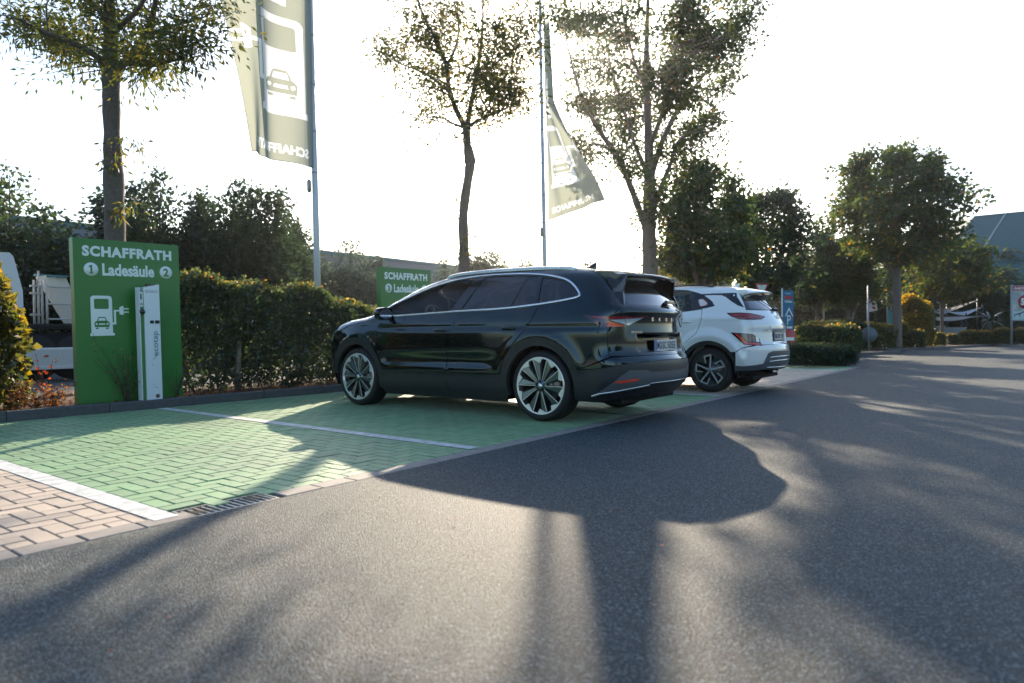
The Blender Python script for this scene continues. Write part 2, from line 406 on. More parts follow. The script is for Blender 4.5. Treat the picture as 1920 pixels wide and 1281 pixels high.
M_soil = mat('soil', (.045,.030,.020), .95, noise=(9, (.10,.065,.04), .25), bump=(30, .8, .03))
M_base = mat('joint_sand', (.035,.030,.024), .95, noise=(14, (.06,.05,.035), .2))
M_conc = mat('concrete_edging', (.30,.27,.24), .75, noise=(7, (.20,.18,.16), .25), bump=(90, .3, .003))
M_kerb = mat('kerb_basalt', (.055,.058,.062), .7, noise=(16, (.10,.10,.10), .25), bump=(120, .4, .003))
M_green = mat('green_painted_paver', (.070,.245,.070), .58, noise=(5, (.15,.28,.12), .3), bump=(160, .6, .003), spec=.65, sheen=.15)
M_tan = mat('bare_paver', (.35,.25,.17), .65, noise=(4, (.42,.34,.26), .3), bump=(160, .5, .003), spec=.8, sheen=.16)
M_white = mat('road_paint', (.74,.75,.74), .55, noise=(9, (.44,.46,.43), .14), bump=(160, .4, .003))
def piece_tone(m, lo, hi):
    """each laid piece gets its own slightly different tone, plus broad dirt patches"""
    n = m.node_tree.nodes; l = m.node_tree.links; b = n['Principled BSDF']; src = b.inputs['Base Color'].links[0].from_socket
    g = n.new('ShaderNodeNewGeometry'); o = n.new('ShaderNodeObjectInfo'); a = n.new('ShaderNodeMath'); a.operation = 'ADD'; l.new(g.outputs['Random Per Island'], a.inputs[0]); l.new(o.outputs['Random'], a.inputs[1])
    f = n.new('ShaderNodeMath'); f.operation = 'FRACT'; l.new(a.outputs[0], f.inputs[0]); r = n.new('ShaderNodeMapRange'); r.inputs['To Min'].default_value = lo; r.inputs['To Max'].default_value = hi; l.new(f.outputs[0], r.inputs[0])
    t = n.new('ShaderNodeTexNoise'); t.inputs['Scale'].default_value = .8; t.inputs['Detail'].default_value = 8; l.new(g.outputs['Position'], t.inputs['Vector'])
    q = n.new('ShaderNodeMapRange'); q.inputs['From Min'].default_value = .35; q.inputs['From Max'].default_value = .62; q.inputs['To Min'].default_value = .78; q.inputs['To Max'].default_value = 1.04; l.new(t.outputs[0], q.inputs[0])
    k = n.new('ShaderNodeMath'); k.operation = 'MULTIPLY'; l.new(r.outputs[0], k.inputs[0]); l.new(q.outputs[0], k.inputs[1])
    v = n.new('ShaderNodeVectorMath'); v.operation = 'SCALE'; l.new(src, v.inputs[0]); l.new(k.outputs[0], v.inputs['Scale']); l.new(v.outputs[0], b.inputs['Base Color'])
piece_tone(M_green, .88, 1.15); piece_tone(M_tan, .80, 1.15)
X0, X1, YA, YG, YK = -6.0, 18.60, 3.28, 3.42, 8.48
def sheet(name, rects, z, m, kind='structure', parent=None, steps=1):
    b = MB()
    for x0, y0, x1, y1 in rects: b.add([(x0,y0,z),(x1,y0,z),(x1,y1,z),(x0,y1,z)], [(0,1,2,3)])
    o = b.build(name, m, parent)
    if kind: o['kind'] = kind
    return o
sheet('ground', [(-400,-400,900,900)], -.12, mat('dry_ground', (.12,.11,.08), .95, noise=(.3, (.08,.09,.05), .3)))
sheet('road', [(-90,-90,220,YA), (-90,YA,X0,YK), (X1,YA,220,60), (-90,10.9,X1,60)], 0, M_asph)
sheet('bay_foundation', [(X0,YA,X1,YK)], -.016, M_base)
# concrete edging slabs between the lane and the bays
edg = tag(bpy.data.objects.new('edging_strip', None), kind='structure'); COL.objects.link(edg)
eb = MB().box((0,0,-.03), (.242,.136,.064), bev=.004).build('slab', M_conc, edg); first = True
xx = X0+.125
while xx < X1:
    if not (1.70 < xx < 2.21):
        o = eb if first else link(bpy.data.objects.new('slab', eb.data), edg); first = False
        o.location = (xx, (YA+YG)/2, rnd.uniform(-.001,.0015)); o.rotation_euler = (rnd.gauss(0,.004), 0, rnd.gauss(0,.004))
    xx += .25
# herringbone pavers
def paver_mesh(name, lx, ly, m):
    b = MB().box((0,0,-.022), (lx-.005, ly-.005, .044), bev=.004); o = b.build(name, m); me = o.data; bpy.data.objects.remove(o); return me
cell = .1; cells = {}
nx = int((X1-X0)/cell); ny = int(round((YK-YG)/cell))
bricks = []
for i in range(nx):
    for j in range(ny):
        k = (i-j) % 4; x = X0+i*cell; y = YG+j*cell
        if k == 0: bricks.append((x+cell, y+cell/2, 'h') if i+1 < nx else (x+cell/2, y+cell/2, 's'))
        elif k == 3: bricks.append((x+cell/2, y+cell, 'v') if j+1 < ny else (x+cell/2, y+cell/2, 's'))
        elif k == 1 and i == 0: bricks.append((x+cell/2, y+cell/2, 's'))
        elif k == 2 and j == 0: bricks.append((x+cell/2, y+cell/2, 's'))
def in_grate(x, y): return 1.68 < x < 2.23 and y < 3.50
bricks = [b for b in bricks if not in_grate(b[0], b[1])]
ca, sa = math.cos(AZ), math.sin(AZ)
def view(x, y):
    d = x*ca+y*sa; l = x*sa-y*ca; return d, l
vis = []
for n_, b in enumerate(bricks):
    d, l = view(b[0], b[1])
    if d > 1.2 and abs(l/d)*1280 < 965: vis.append((d, n_))
vis.sort(); near = set(n_ for d, n_ in vis[:300])
pave = tag(bpy.data.objects.new('parking_bay_paving', None), kind='structure'); COL.objects.link(pave)
DIM = {'h': (.2,.1), 'v': (.1,.2), 's': (.1,.1)}
PM = {(k, c): paver_mesh('brick', *DIM[k], M_green if c else M_tan) for k in DIM for c in (0, 1)}
rest = {0: MB(), 1: MB()}
def is_green(x): return 1.63 < x < 9.28 or x > 16.6
for n_, (x, y, k) in enumerate(bricks):
    c = int(is_green(x)); dz = rnd.gauss(0, .0009); rz = rnd.gauss(0, .006)
    if n_ in near:
        o = link(bpy.data.objects.new('brick', PM[(k, c)]), pave); o.location = (x, y, dz); o.rotation_euler = (rnd.gauss(0,.005), rnd.gauss(0,.005), rz)
    else:
        rest[c].box((x, y, -.022+dz), (DIM[k][0]-.005, DIM[k][1]-.005, .044), rz=rz, bev=.004)
for c in (0, 1): tag(rest[c].build('far_bricks', M_green if c else M_tan, pave), kind='stuff')
# painted lines
def line(x0, x1, y0, y1, m=None):
    b = MB(); st = .1; n = int((y1-y0)/st)
    for i in range(n): b.add([(x0,y0+i*st,.0045),(x1,y0+i*st,.0045),(x1,y0+i*st+st-.004,.0045),(x0,y0+i*st+st-.004,.0045)], [(0,1,2,3)])
    return tag(b.build('bay_line', m or M_white), kind='structure')
M_worn = mat('worn_paint', (.45,.46,.44), .6, noise=(18, (.20,.25,.20), .2))
line(1.57, 1.69, 3.36, 8.46); line(3.98, 4.10, 3.44, 8.46); line(6.60, 6.70, 3.44, 8.46, M_worn); line(9.22, 9.33, 3.44, 8.46); line(16.6, 16.72, 3.44, 8.46)
# drain grate
g = empty('drain_grate', (1.72, 3.285, 0), label='slotted steel drain grate with dirt in it at the edge of the asphalt', cat='drain grate')
M_steel = mat('galvanised_steel', (.42,.42,.41), .45, metal=.8, noise=(30, (.25,.22,.18), .25), bump=(60, .3, .003))
fb = MB()
for c, d in (((.24,.005,-.02),(.50,.014,.04)),((.24,.19,-.02),(.50,.014,.04)),((-.005,.0975,-.02),(.014,.171,.04)),((.485,.0975,-.02),(.014,.171,.04))): fb.box(c, d)
fb.build('frame', M_steel, g)
pb = MB().box((.24,.0975,-.105), (.476,.171,.01)).build('sump', mat('black_void', (.004,.004,.004), 1), g)
bar = MB().box((0,0,0), (.016,.171,.032), bev=.003).build('bar', M_steel, g)
for i in range(13):
    o = bar if i == 0 else link(bpy.data.objects.new('bar', bar.data), g); o.location = (.03+i*.0365, .0975, -.019)
db = MB()
for i in range(260):
    cx = rnd.choice((.07,.40)); x = cx+rnd.gauss(0,.035); y = .1+rnd.gauss(0,.05)
    if 0 < x < .48 and .01 < y < .185:
        a = rnd.uniform(0,PI); r = rnd.uniform(.006,.02); z = rnd.uniform(-.012,.008)
        db.add([(x-r*math.cos(a),y-r*math.sin(a),z),(x+.003,y,z+.003),(x+r*math.cos(a),y+r*math.sin(a),z+rnd.uniform(0,.008))], [(0,1,2)])
tag(db.build('debris', mat('straw', (.30,.19,.09), .9), g), kind='stuff')
# kerb with single stones
def kerb(path, stone=1.0, h=.11, w=.13, name='kerb', start=0):
    e = tag(bpy.data.objects.new(name, None), kind='structure'); COL.objects.link(e); first = None
    for i in range(len(path)-1):
        a, b = Vector((*path[i], 0)), Vector((*path[i+1], 0)); L = (b-a).length; n = max(1, round(L/stone)); s = L/n; d = (b-a).normalized()
        me = MB().box((0,0,(h-.1)/2), (s-.008, w, h+.1), bev=.012).build('kerbstone', M_kerb); md = me.data; bpy.data.objects.remove(me)
        for k in range(n):
            o = link(bpy.data.objects.new('kerbstone', md), e); p = a+d*(s*(k+.5)); o.location = (p.x, p.y, rnd.gauss(0,.002)); o.rotation_euler = (0, rnd.gauss(0,.002), math.atan2(d.y, d.x)+rnd.gauss(0,.002))
    return e
kerb([(-5.53, YK+.065), (18.47, YK+.065)])
def bed(name, poly, z=.085):
    vo, F = fill2d(poly, (), 1.2); me = bpy.data.meshes.new(name)
    me.from_pydata([(x, y, z) for x, y in vo], [], [tuple(int(i) for i in f) for f in F]); me.materials.append(M_soil); me.update()
    return tag(link(bpy.data.objects.new(name, me)), kind='structure')
bed('planting_bed', [(-6, YK+.12), (18.8, YK+.12), (18.8, 10.9), (-6, 10.9)])
# islands at the far end of the row
bed('planting_bed', [(18.86, 3.80), (20.86, 3.90), (22.5, 8.6), (22.5, 11), (18.86, 11)]); kerb([(18.80, 11), (18.80, 3.74), (20.92, 3.84), (22.6, 8.6)])
bed('planting_bed', [(25.9, 5.25), (29.2, 4.0), (34, 5.9), (34, 12), (25.9, 12)]); kerb([(25.84, 12), (25.84, 5.15), (29.2, 3.9), (33.0, 5.2)])
bed('planting_bed', [(33.2, 4.9), (36, 3.6), (52, .35), (75, -4), (90, -7), (90, 20), (33.2, 20)]); kerb([(33.1, 5.0), (36, 3.5), (52, .2), (75, -4.2), (90, -7.2)], stone=1.2)
# fallen leaves on the ground
def scatter(name, pts, size, m, z, kind='stuff'):
    V = []; F = []
    for (x, y) in pts:
        a = rnd.uniform(0, 2*PI); s = size*rnd.uniform(.6,1.3); k = len(V); zz = z+rnd.uniform(.002,.02)
        for q, r in ((0,1),(1.3,.5),(PI,.9),(4.6,.5)): V.append((x+s*r*math.cos(a+q), y+s*r*math.sin(a+q), zz+rnd.uniform(0,.6)*s*.6))
        F.append((k,k+1,k+2,k+3))
    o = npmesh(name, V, F, m, tint=[rnd.random() for _ in F]); o['kind'] = kind; return o
M_litter = leafmat('dry_leaves', [(0,(.10,.045,.02)),(.5,(.22,.11,.05)),(.85,(.30,.16,.06)),(1,(.35,.07,.03))], .25)
scatter('leaf_litter', [(rnd.uniform(-1, 12), YK+.14+abs(rnd.gauss(0,.5))) for _ in range(7000)], .030, M_litter, .085)
scatter('fallen_leaves', [(rnd.uniform(.5, 8), rnd.uniform(.5, 8.4)) for _ in range(75)], .014, leafmat('red_leaves', [(0,(.35,.05,.03)),(1,(.45,.16,.08))], .2), .001)
# ---------------------------------------------------------------- cars
M_black = mat('gloss_black', (.003,.003,.0035), .12, coat=.5)
M_trim = mat('satin_plastic', (.018,.022,.025), .42, bump=(300, .1, .001))
M_grey = mat('grey_bumper', (.085,.10,.11), .32, coat=.2)
M_chrome = mat('chrome', (.80,.82,.84), .12, metal=1.)
M_silver = mat('silver', (.62,.64,.64), .22, metal=1.)
M_tyre = mat('tyre_rubber', (.012,.012,.013), .75, bump=(90, .15, .002))
M_dark = mat('dark_interior', (.006,.006,.007), .9)
M_seat = mat('seat_leather', (.07,.07,.075), .5)
M_red = mat('lamp_red', (.30,.006,.010), .08, coat=1.)
M_redlit = mat('reflector_red', (.75,.06,.02), .15, coat=1.)
M_clear = mat('lamp_clear', (.50,.62,.66), .15, metal=.5, coat=1.)
G_dark = glassmat('privacy_glass', (.06,.10,.11), 1.9); G_teal = glassmat('teal_privacy_glass', (.22,.36,.38), 1.6); G_mid = glassmat('window_glass', (.94,.98,.97), 1.45)
M_smoke = mat('lamp_smoke', (.16,.10,.09), .12, coat=1.); M_plate = mat('plate_white', (.62,.64,.62), .4); M_pblue = mat('plate_blue', (.02,.12,.42), .4); M_ink = mat('ink', (.008,.008,.008), .5)
def carpaint(name, col, metal, flake=.02):
    m = mat(name, col, .13, metal=metal, coat=1., spec=.5); return m
M_pA = carpaint('dark_teal_metallic_paint', (.003,.018,.024), .88); M_pB = carpaint('white_paint', (.84,.83,.79), 0.)
_cache = {}
def arc(cx, cz, r, a0, a1, n=28): return [(cx+r*math.cos(math.radians(a0+(a1-a0)*i/n)), cz+r*math.sin(math.radians(a0+(a1-a0)*i/n))) for i in range(n+1)]
class Car:
    def __init__(s, S, root): s.S = S; s.root = root
    def conv(s, P, kind):
        if kind not in ('wrap', 'wrapf'): return [tuple(p) for p in P]
        out = []
        for p in P:
            if p[0] == 's': q = s.S.chart('side', [(p[1], p[2])]); q[0, 1] *= (p[3] if len(p) > 3 else 1)
            elif p[0] == 'r': q = s.S.chart('rear', [(abs(p[1]), p[2])]); q[0, 1] = p[1]
            else: q = s.S.chart('front', [(abs(p[1]), p[2])]); q[0, 1] = p[1]
            out.append(tuple(wrapuv(q, kind == 'wrapf')[0]))
        return out
    def panel(s, name, kind, P, m, off=0., thick=.012, grid=.045, mirror=True, holes=(), parent=None, round_=0, conv=True, label=None):
        if conv: P = s.conv(P, kind)
        if round_: P = fillet(P, round_)
        uv, F = fill2d(P, holes, grid); pos = s.S.chart(kind, uv); nor = s.S.grad(pos); pos = pos+nor*off
        pa = parent or s.root; o = skin(name, pa, pos, nor, F, m, thick)
        if label: o['label'] = label
        if mirror: o2 = skin(name, pa, pos, nor, F, m, thick, mirror=True); return o, o2
        return o
    def strip(s, name, kind, path, m, w=.016, h=.004, off=.001, mirror=True, close=False, parent=None, n=5):
        P = smoothpath(path, n, close) if n else path; P = np.array(P); pos = s.S.chart(kind, P); N = s.S.grad(pos); k = len(pos); V = []
        for i in range(k):
            t = pos[(i+1) % k if close else min(i+1, k-1)]-pos[(i-1) % k if close else max(i-1, 0)]; t /= max(np.linalg.norm(t), 1e-9); b = np.cross(N[i], t); p = pos[i]+N[i]*off
            V += [p-b*w/2, p-b*w/2*.7+N[i]*h, p+b*w/2*.7+N[i]*h, p+b*w/2]
        F = []
        for i in range(k if close else k-1):
            a, c = i*4, ((i+1) % k)*4
            for j in range(3): F.append((a+j, a+j+1, c+j+1, c+j))
        for sg in ((1, -1) if mirror else (1,)):
            b = MB().add([(v[0], v[1]*sg, v[2]) for v in V], F if sg == -1 else [f[::-1] for f in F], 0, True); b.build(name, m, parent or s.root)
def pts(S, kind, uv): return S.chart(kind, uv)
def place_text(car, name, s, kind_y, z, h, w, m, xoff=-.004, parent=None):
    """lettering on the tail, read from behind: runs from +y to -y"""
    q = car.S.chart('rear', [(kind_y, z)])[0]; g = car.S.grad(np.array([q]))[0]; ang = math.atan2(g[1], -g[0])
    t = text(name, s, parent or car.root, m, width=w, height=h, bold=.02, depth=.003)
    t.rotation_euler = (PI/2, 0, -PI/2-ang+0); t.location = (q[0]+g[0]*.003, q[1]+g[1]*.003, z-h/2); return t
def wheel(root, x, y, side, R, rim, build, W=.235):
    e = bpy.data.objects.new('wheel', None); link(e, root); e.location = (x, y, R); e.rotation_euler = (0, 0, 0 if side > 0 else PI)
    o = bpy.data.objects.new('tyre', build['tyre']); link(o, e)
    for n, md, rot in build['bits']:
        o = link(bpy.data.objects.new(n, md), e); o.rotation_euler = (0, rot, 0)
    return e
def meshof(b, m, name):
    o = b.build(name, m); md = o.data; bpy.data.objects.remove(o); return md
def wheel_parts(R, rim, W, style):
    """wheel faces +y; y=0 is its outer face"""
    t = MB(); r0 = rim-.012; h = R-rim
    t.lathe([(r0,-.03),(rim+.004,-.006),(rim+h*.18,.0),(rim+h*.45,.003),(rim+h*.75,-.010),(R-.012,-.022),(R,-.045),(R,-W+.03),(R-.03,-W),(rim,-W+.01),(rim-.03,-W+.02)], 72)
    for yy in (-.08,-.115,-.15): t.lathe([(R+.0004,yy),(R+.0004,yy-.006)], 72, mi=1)
    B = dict(tyre=meshof(t, [M_tyre, M_dark], 'tyre'), bits=[])
    f = MB().lathe([(rim-.028,-.16),(rim-.022,-.05),(rim-.012,-.008),(rim-.004,-.001),(rim+.004,-.004),(rim+.006,-.02)], 72)
    B['bits'].append(('rim', meshof(f, M_silver if style == 1 else mat('rim_edge', (.10,.11,.11), .3, metal=.8), 'rim'), 0))
    d = MB().lathe([(.05,-.13),(.165,-.13),(.165,-.15),(.05,-.15)], 48).lathe([(0,-.11),(.075,-.11),(.085,-.15)], 32); B['bits'].append(('brake_disc', meshof(d, mat('brake_steel', (.20,.20,.20), .35, metal=1.), 'brake_disc'), 0))
    bk = MB().lathe([(0,-.155),(rim-.02,-.155)], 48); B['bits'].append(('backing', meshof(bk, M_dark, 'backing'), 0))
    if style == 1:      # ten twisted blades with polished tips
        mb = mat('blade_grey', (.15,.18,.175), .25, metal=.8); mp = mat('machined_aluminium', (.72,.74,.70), .32, metal=.55)
        r1 = rim-.012
        def P(r, a, y): a = math.radians(a); return (r*math.sin(a), y, r*math.cos(a))
        def quad(b, pts, d=.02):
            n = len(pts); V = pts+[(p[0], p[1]-d, p[2]) for p in pts]
            b.add(V, [tuple(range(n))]+[(i, i+n, (i+1) % n+n, (i+1) % n) for i in range(n)])
        bl = MB(); quad(bl, [P(.060,-10,-.018),P(.060,9,-.018),P(r1*.62,7.5,-.010),P(r1*.99,9.5,-.004),P(r1*.84,-6,-.014),P(r1*.99,-10.5,-.050),P(r1*.55,-9,-.046)][::-1])
        tip = MB(); quad(tip, [P(r1*1.0,9.8,-.0012),P(r1*1.0,2,-.001),P(r1*1.0,-6,-.001),P(r1*1.0,-14,-.0012),P(r1*.83,-9,-.0035)][::-1], .006)
        eg = MB(); quad(eg, [P(.058,7.5,-.012),P(.058,11,-.012),P(r1*.99,10.6,-.0015),P(r1*.99,9.2,-.0015)][::-1], .006)
        bm, tm, em = meshof(bl, mb, 'spoke'), meshof(tip, mp, 'polished_tip'), meshof(eg, mp, 'spoke_edge')
        for k in range(10):
            a = math.radians(36*k+8)
            B['bits'] += [('spoke', bm, a), ('polished_tip', tm, a), ('spoke_edge', em, a)]
        rm = MB().lathe([(r1*.985,-.004),(r1*1.015,-.0008),(rim-.002,-.002)], 72); B['bits'].append(('polished_ring', meshof(rm, mp, 'polished_ring'), 0))
        hb = MB().lathe([(.0,-.014),(.062,-.014),(.066,-.06)], 32); B['bits'].append(('hub', meshof(hb, mb, 'hub'), 0))
        for k in range(5):
            a = math.radians(72*k); q = MB().lathe([(0,-.006),(.011,-.006),(.012,-.016)], 12, c=(.045*math.sin(a),0,.045*math.cos(a)))
            B['bits'].append(('wheel_bolt', meshof(q, M_dark, 'wheel_bolt'), 0))
    else:               # five folded spokes, bright outlines on dark inserts
        mb = mat('spoke_insert', (.05,.075,.075), .35, metal=.7); mp = mat('machined_aluminium_dark', (.60,.63,.62), .32, metal=.5)
        r1 = rim-.008
        def P(r, a, y): a = math.radians(a); return (r*math.sin(a), y, r*math.cos(a))
        def bar2(b, p, q, w, y, d=.02):
            p = Vector(p); q = Vector(q); t = (q-p).normalized(); n = Vector((t.z,0,-t.x))*w/2
            V = [p-n,q-n,q+n,p+n]; V = [(v.x, y, v.z) for v in V]; V += [(v[0], v[1]-d, v[2]) for v in V]
            b.add(V, [(3,2,1,0),(0,1,5,4),(1,2,6,5),(2,3,7,6),(3,0,4,7)])
        s1 = MB(); s2 = MB()
        bar2(s1, P(.03,0,0), P(r1,-3,0), .019, -.006); bar2(s1, P(r1*.97,-3,0), P(r1*.93,24,0), .017, -.004); bar2(s1, P(r1*.95,24,0), P(r1*.50,34,0), .014, -.007)
        s2.add([P(r1*.99,26,-.012),P(r1*.99,60,-.012),P(r1*.55,44,-.014)], [(2,1,0)])
        m1, m2 = meshof(s1, mp, 'spoke'), meshof(s2, mb, 'aero_insert')
        for k in range(5):
            a = math.radians(72*k); B['bits'] += [('spoke', m1, a), ('aero_insert', m2, a)]
    hc = MB().lathe([(0,.004),(.022,.003),(.030,-.003),(.031,-.02)], 32); B['bits'].append(('hub_cap', meshof(hc, M_silver if style == 1 else mat('cap_teal', (.20,.34,.32), .3, metal=.6), 'hub_cap'), 0))
    return B
def seats(root, xs, h, mtl=None):
    mtl = mtl or M_seat
    for x, w, ys in xs:
        for y in ys:
            b = MB(); c = (x+.22, y, .46)
            b.box(c, (.52, w, .16), bev=.04)
            M = Matrix.Rotation(-.30, 3, 'Y'); b.box((x-.10, y, .80), (.14, w, .66), M=M, bev=.05); b.ell((x-.23, y, h), (.06, min(w, .28)/2, .10), 12, 8)
            b.build('seat', mtl, root)
def mirror_door(root, x, y, z, paint, sc=1):
    for sg in (1, -1):
        b = MB(); b.tube([(x, sg*(y-.06), z-.07), (x-.02, sg*(y+.03), z-.045)], [.03,.025], 8)
        b.build('mirror_arm', M_black, root)
        e = MB(); V = []; prof = [(.075,.0,.25),(.06,.0,.7),(.02,0,1.),(-.03,0,1.),(-.055,0,.96)]
        k = 16
        for dx, _, s_ in prof:
            for i in range(k):
                a = 2*PI*i/k; cy, cz = math.cos(a), math.sin(a); cy = math.copysign(abs(cy)**.7, cy); cz = math.copysign(abs(cz)**.8, cz)
                V.append((x+dx*sc, sg*(y+.115+cy*.115*s_), z+.01+cz*.075*s_))
        F = [(r*k+i, r*k+(i+1)%k, (r+1)*k+(i+1)%k, (r+1)*k+i) for r in range(len(prof)-1) for i in range(k)]+[tuple(range(k))[::-1]]
        if sg > 0: F = [f[::-1] for f in F]
        e.add(V, F, 0, True); h = e.build('mirror_housing', paint, root)
        gl = MB(); gl.add([(x-.058*sc, sg*(y+.115+.10*math.cos(2*PI*i/16)), z+.01+.060*math.sin(2*PI*i/16)) for i in range(16)], [tuple(range(16))]); gl.build('mirror_glass', M_chrome, h)
def antenna(root, x, z, m):
    b = MB(); P = [(x+.10,0,z),(x-.02,0,z+.035),(x-.10,0,z+.075),(x-.115,0,z+.07),(x-.10,0,z)]
    V = [(p[0], s*(.004 if 0 < i < 4 else .03), p[2]) for s in (1, -1) for i, p in enumerate(P)]
    b.add(V, [(0,1,2,3,4),(9,8,7,6,5),(0,5,6,1),(1,6,7,2),(2,7,8,3),(3,8,9,4)]); b.build('roof_antenna', m, root)
def shells(car, arches, R, ztop, xr, xf):
    S = car.S; r = R+.10
    # inner shell of the side with wheel openings
    lo = .24; P = [(xr, lo)]
    for cx in arches: P += [(cx-math.sqrt(r*r-(R-lo)**2), lo)]+arc(cx, R, r, 180+math.degrees(math.asin((R-lo)/r)), -math.degrees(math.asin((R-lo)/r)))[1:]
    P += [(xf, lo), (xf, ztop-.22), (xf-.5, ztop), (xr+.1, ztop), (xr, ztop-.1)]
    car.panel('body_shell', 'side', P, M_dark, off=-.035, thick=0, grid=.12)
    b = MB(); b.box(((xr+xf)/2, 0, lo-.02), (xf-xr-.2, 1.2, .05)); b.box(((arches[0]+arches[1])/2, 0, lo-.02), (arches[1]-arches[0]-2*r, 1.66, .06))
    b.box((xf-.95, 0, .62), (.03, 1.5, .76)); b.box((xr+.32, 0, .62), (.03, 1.4, .70))
    b.build('underbody', M_dark, car.root)
    for cx in arches:
        for sg in (1, -1):
            w = MB(); w.lathe([(r-.005, sg*.86), (r-.005, sg*.58), (.02, sg*.58)], 40, c=(cx, 0, R), a0=-.25, a1=PI+.25); w.build('wheel_well', M_dark, car.root)
# ---- dark crossover
def dark_car(x0, y0, rz=PI/2):
    root = empty('parked_car', (x0, y0, .002), rz, 'dark teal-black five-door crossover nearest the camera, tail towards the lane', 'car', 'cars parked in the charging bays')
    S = SK; c = Car(S, root); paint = M_pA
    ys = lambda x: np.interp(x, [-.6, 1.45, 2.1, 2.62], [.60, .60, .68, .755])
    zs = lambda x: float(S.chart('top', [(x, float(ys(x)))])[0, 2])
    yb = lambda z: np.interp(z, [.6, .95, 1.05, 1.14, 1.30, 1.45], [.845, .845, .83, .70, .63, .585])
    xr = lambda z: float(S.chart('rear', [(float(yb(z)), z)])[0, 0])
    A = arc
    DLO_top = [(2.46,1.112),(2.25,1.225),(2.03,1.312),(1.80,1.396),(1.60,1.455),(1.40,1.497),(1.2,1.522),(.87,1.538),(.50,1.530),(.22,1.510),(0,1.478),(-.17,1.436),(-.28,1.383),(-.36,1.318),(-.40,1.268)]
    DLO_bot = [(-.385,1.243),(-.30,1.226),(-.16,1.206),(.05,1.184),(.35,1.160),(.66,1.146),(1.10,1.138),(1.6,1.120),(2.0,1.108),(2.36,1.099)]
    DT = smoothpath(DLO_top, 3); DB = smoothpath(DLO_bot, 3)
    dbz = lambda x: float(np.interp(x, [p[0] for p in DLO_bot], [p[1] for p in DLO_bot]))
    r = .49
    a_f = lambda z, cx, s: cx+s*math.sqrt(r*r-(z-.36)**2)
    seamtop = [(x, zs(x)) for x in np.linspace(2.60, -.50, 30)]
    seamrear = [(xr(z), z) for z in np.linspace(1.455, .66, 22)]
    back = A(0, .36, r, 157.5, 44)
    P = seamtop+seamrear+[(-.55,.572),(-.46,.549)]+back[:-1][::1]+[(.36,.715),(.215,.86),(.125,.97),(.062,1.10),(.040,1.178)]+[p for p in DB[::-1] if p[0] < .03][::1]
    # DLO bottom rear part runs backwards, then along the top to the pillar base
    lowrear = [p for p in DB if p[0] < .035]            # from the rear tip towards the door
    P = seamtop+seamrear+[(-.55,.572),(-.46,.549)]+back+[(.352,.722),(.215,.86),(.125,.97),(.062,1.10),(.040,1.180)]+lowrear[::-1]+DT[::-1]+[(2.52,1.098)]
    c.panel('body_side', 'side', P, paint, grid=.04)
    blt = lambda a, b: [p for p in DB if a < p[0] < b]
    frontarch = A(2.77, .36, r, 25, 141.5)
    c.panel('front_fender', 'side', [(2.390,.70),(2.384,.80),(2.350,1.03),(2.335,1.094),(2.45,1.094),(2.60,1.115)]+[(x, float(S.chart('top', [(x, y)])[0,2])-.004) for x, y in ((2.75,.80),(3.0,.79),(3.2,.745),(3.33,.70))]+[(3.36,.86),(3.27,.74),(3.218,.58)]+frontarch, paint)
    c.panel('front_door', 'side', [(1.250,.462),(1.243,.70),(1.195,.925),(1.125,1.02),(1.055,1.130)]+[(p[0], p[1]-.004) for p in blt(1.06, 2.33)]+[(2.328,1.092),(2.342,1.03),(2.376,.80),(2.380,.70)]+A(2.77,.36,r+.008,142,167.5,10), paint)
    c.panel('rear_door', 'side', [(1.242,.462),(1.235,.70),(1.187,.925),(1.117,1.02),(1.047,1.132)]+[(p[0], p[1]-.004) for p in blt(.045, 1.04)][::-1]+[(.048,1.172),(.070,1.10),(.133,.97),(.223,.865),(.360,.726)]+A(0,.36,r+.008,42,12.5,10), paint)
    c.panel('door_cladding', 'side', [(1.242,.238),(1.242,.455),(.49,.455),(.487,.36),(.465,.238)], M_trim, off=.004)
    c.panel('door_cladding', 'side', [(1.250,.238),(1.250,.455),(2.275,.463),(2.28,.36),(2.30,.238)], M_trim, off=.004)
    c.panel('sill', 'side', [(.45,.165),(.44,.232),(2.33,.232),(2.32,.165)], M_trim, off=-.004)
    ring = lambda cx, a0, a1, ro, ri: A(cx,.36,ro,a0,a1)+A(cx,.36,ri,a1,a0)
    c.panel('wheel_arch_trim', 'side', ring(0, 196, -16, r-.002, .405), M_trim, off=.003, thick=.05)
    c.panel('wheel_arch_trim', 'side', ring(2.77, 196, 4, r-.002, .405), M_trim, off=.003, thick=.05)
    # windows
    ins = lambda P, d: [(p[0], p[1]) for p in P]
    zt = lambda x: float(np.interp(-x, [-p[0] for p in DLO_top], [p[1] for p in DLO_top]))-.012
    zb = lambda x: dbz(x)+.008
    band = lambda xa, xb, xc_, xd, n=10: [(xa+(xb-xa)*i/n, zb(xa+(xb-xa)*i/n)) for i in range(n+1)]+[(xc_+(xd-xc_)*i/n, zt(xc_+(xd-xc_)*i/n)) for i in range(n+1)]
    c.panel('front_window', 'side', band(2.30, 1.245, 1.045, 2.30), G_mid, off=-.010, thick=0)
    c.panel('window_pillar', 'side', band(2.44, 2.305, 2.305, 2.42, 4), M_black, off=-.004)
    c.panel('window_pillar', 'side', band(1.24, 1.085, .915, 1.04, 4), M_black, off=-.003)
    c.panel('rear_window', 'side', band(1.08, .425, .315, .91), G_dark, off=-.010, thick=0)
    c.panel('window_bar', 'side', band(.42, .405, .295, .31, 2), M_black, off=-.005)
    c.panel('rear_quarter_light', 'side', band(.40, .105, .165, .29), G_dark, off=-.010, thick=0)
    c.panel('window_pillar', 'side', band(.10, .062, .118, .16, 3), M_black, off=-.003)
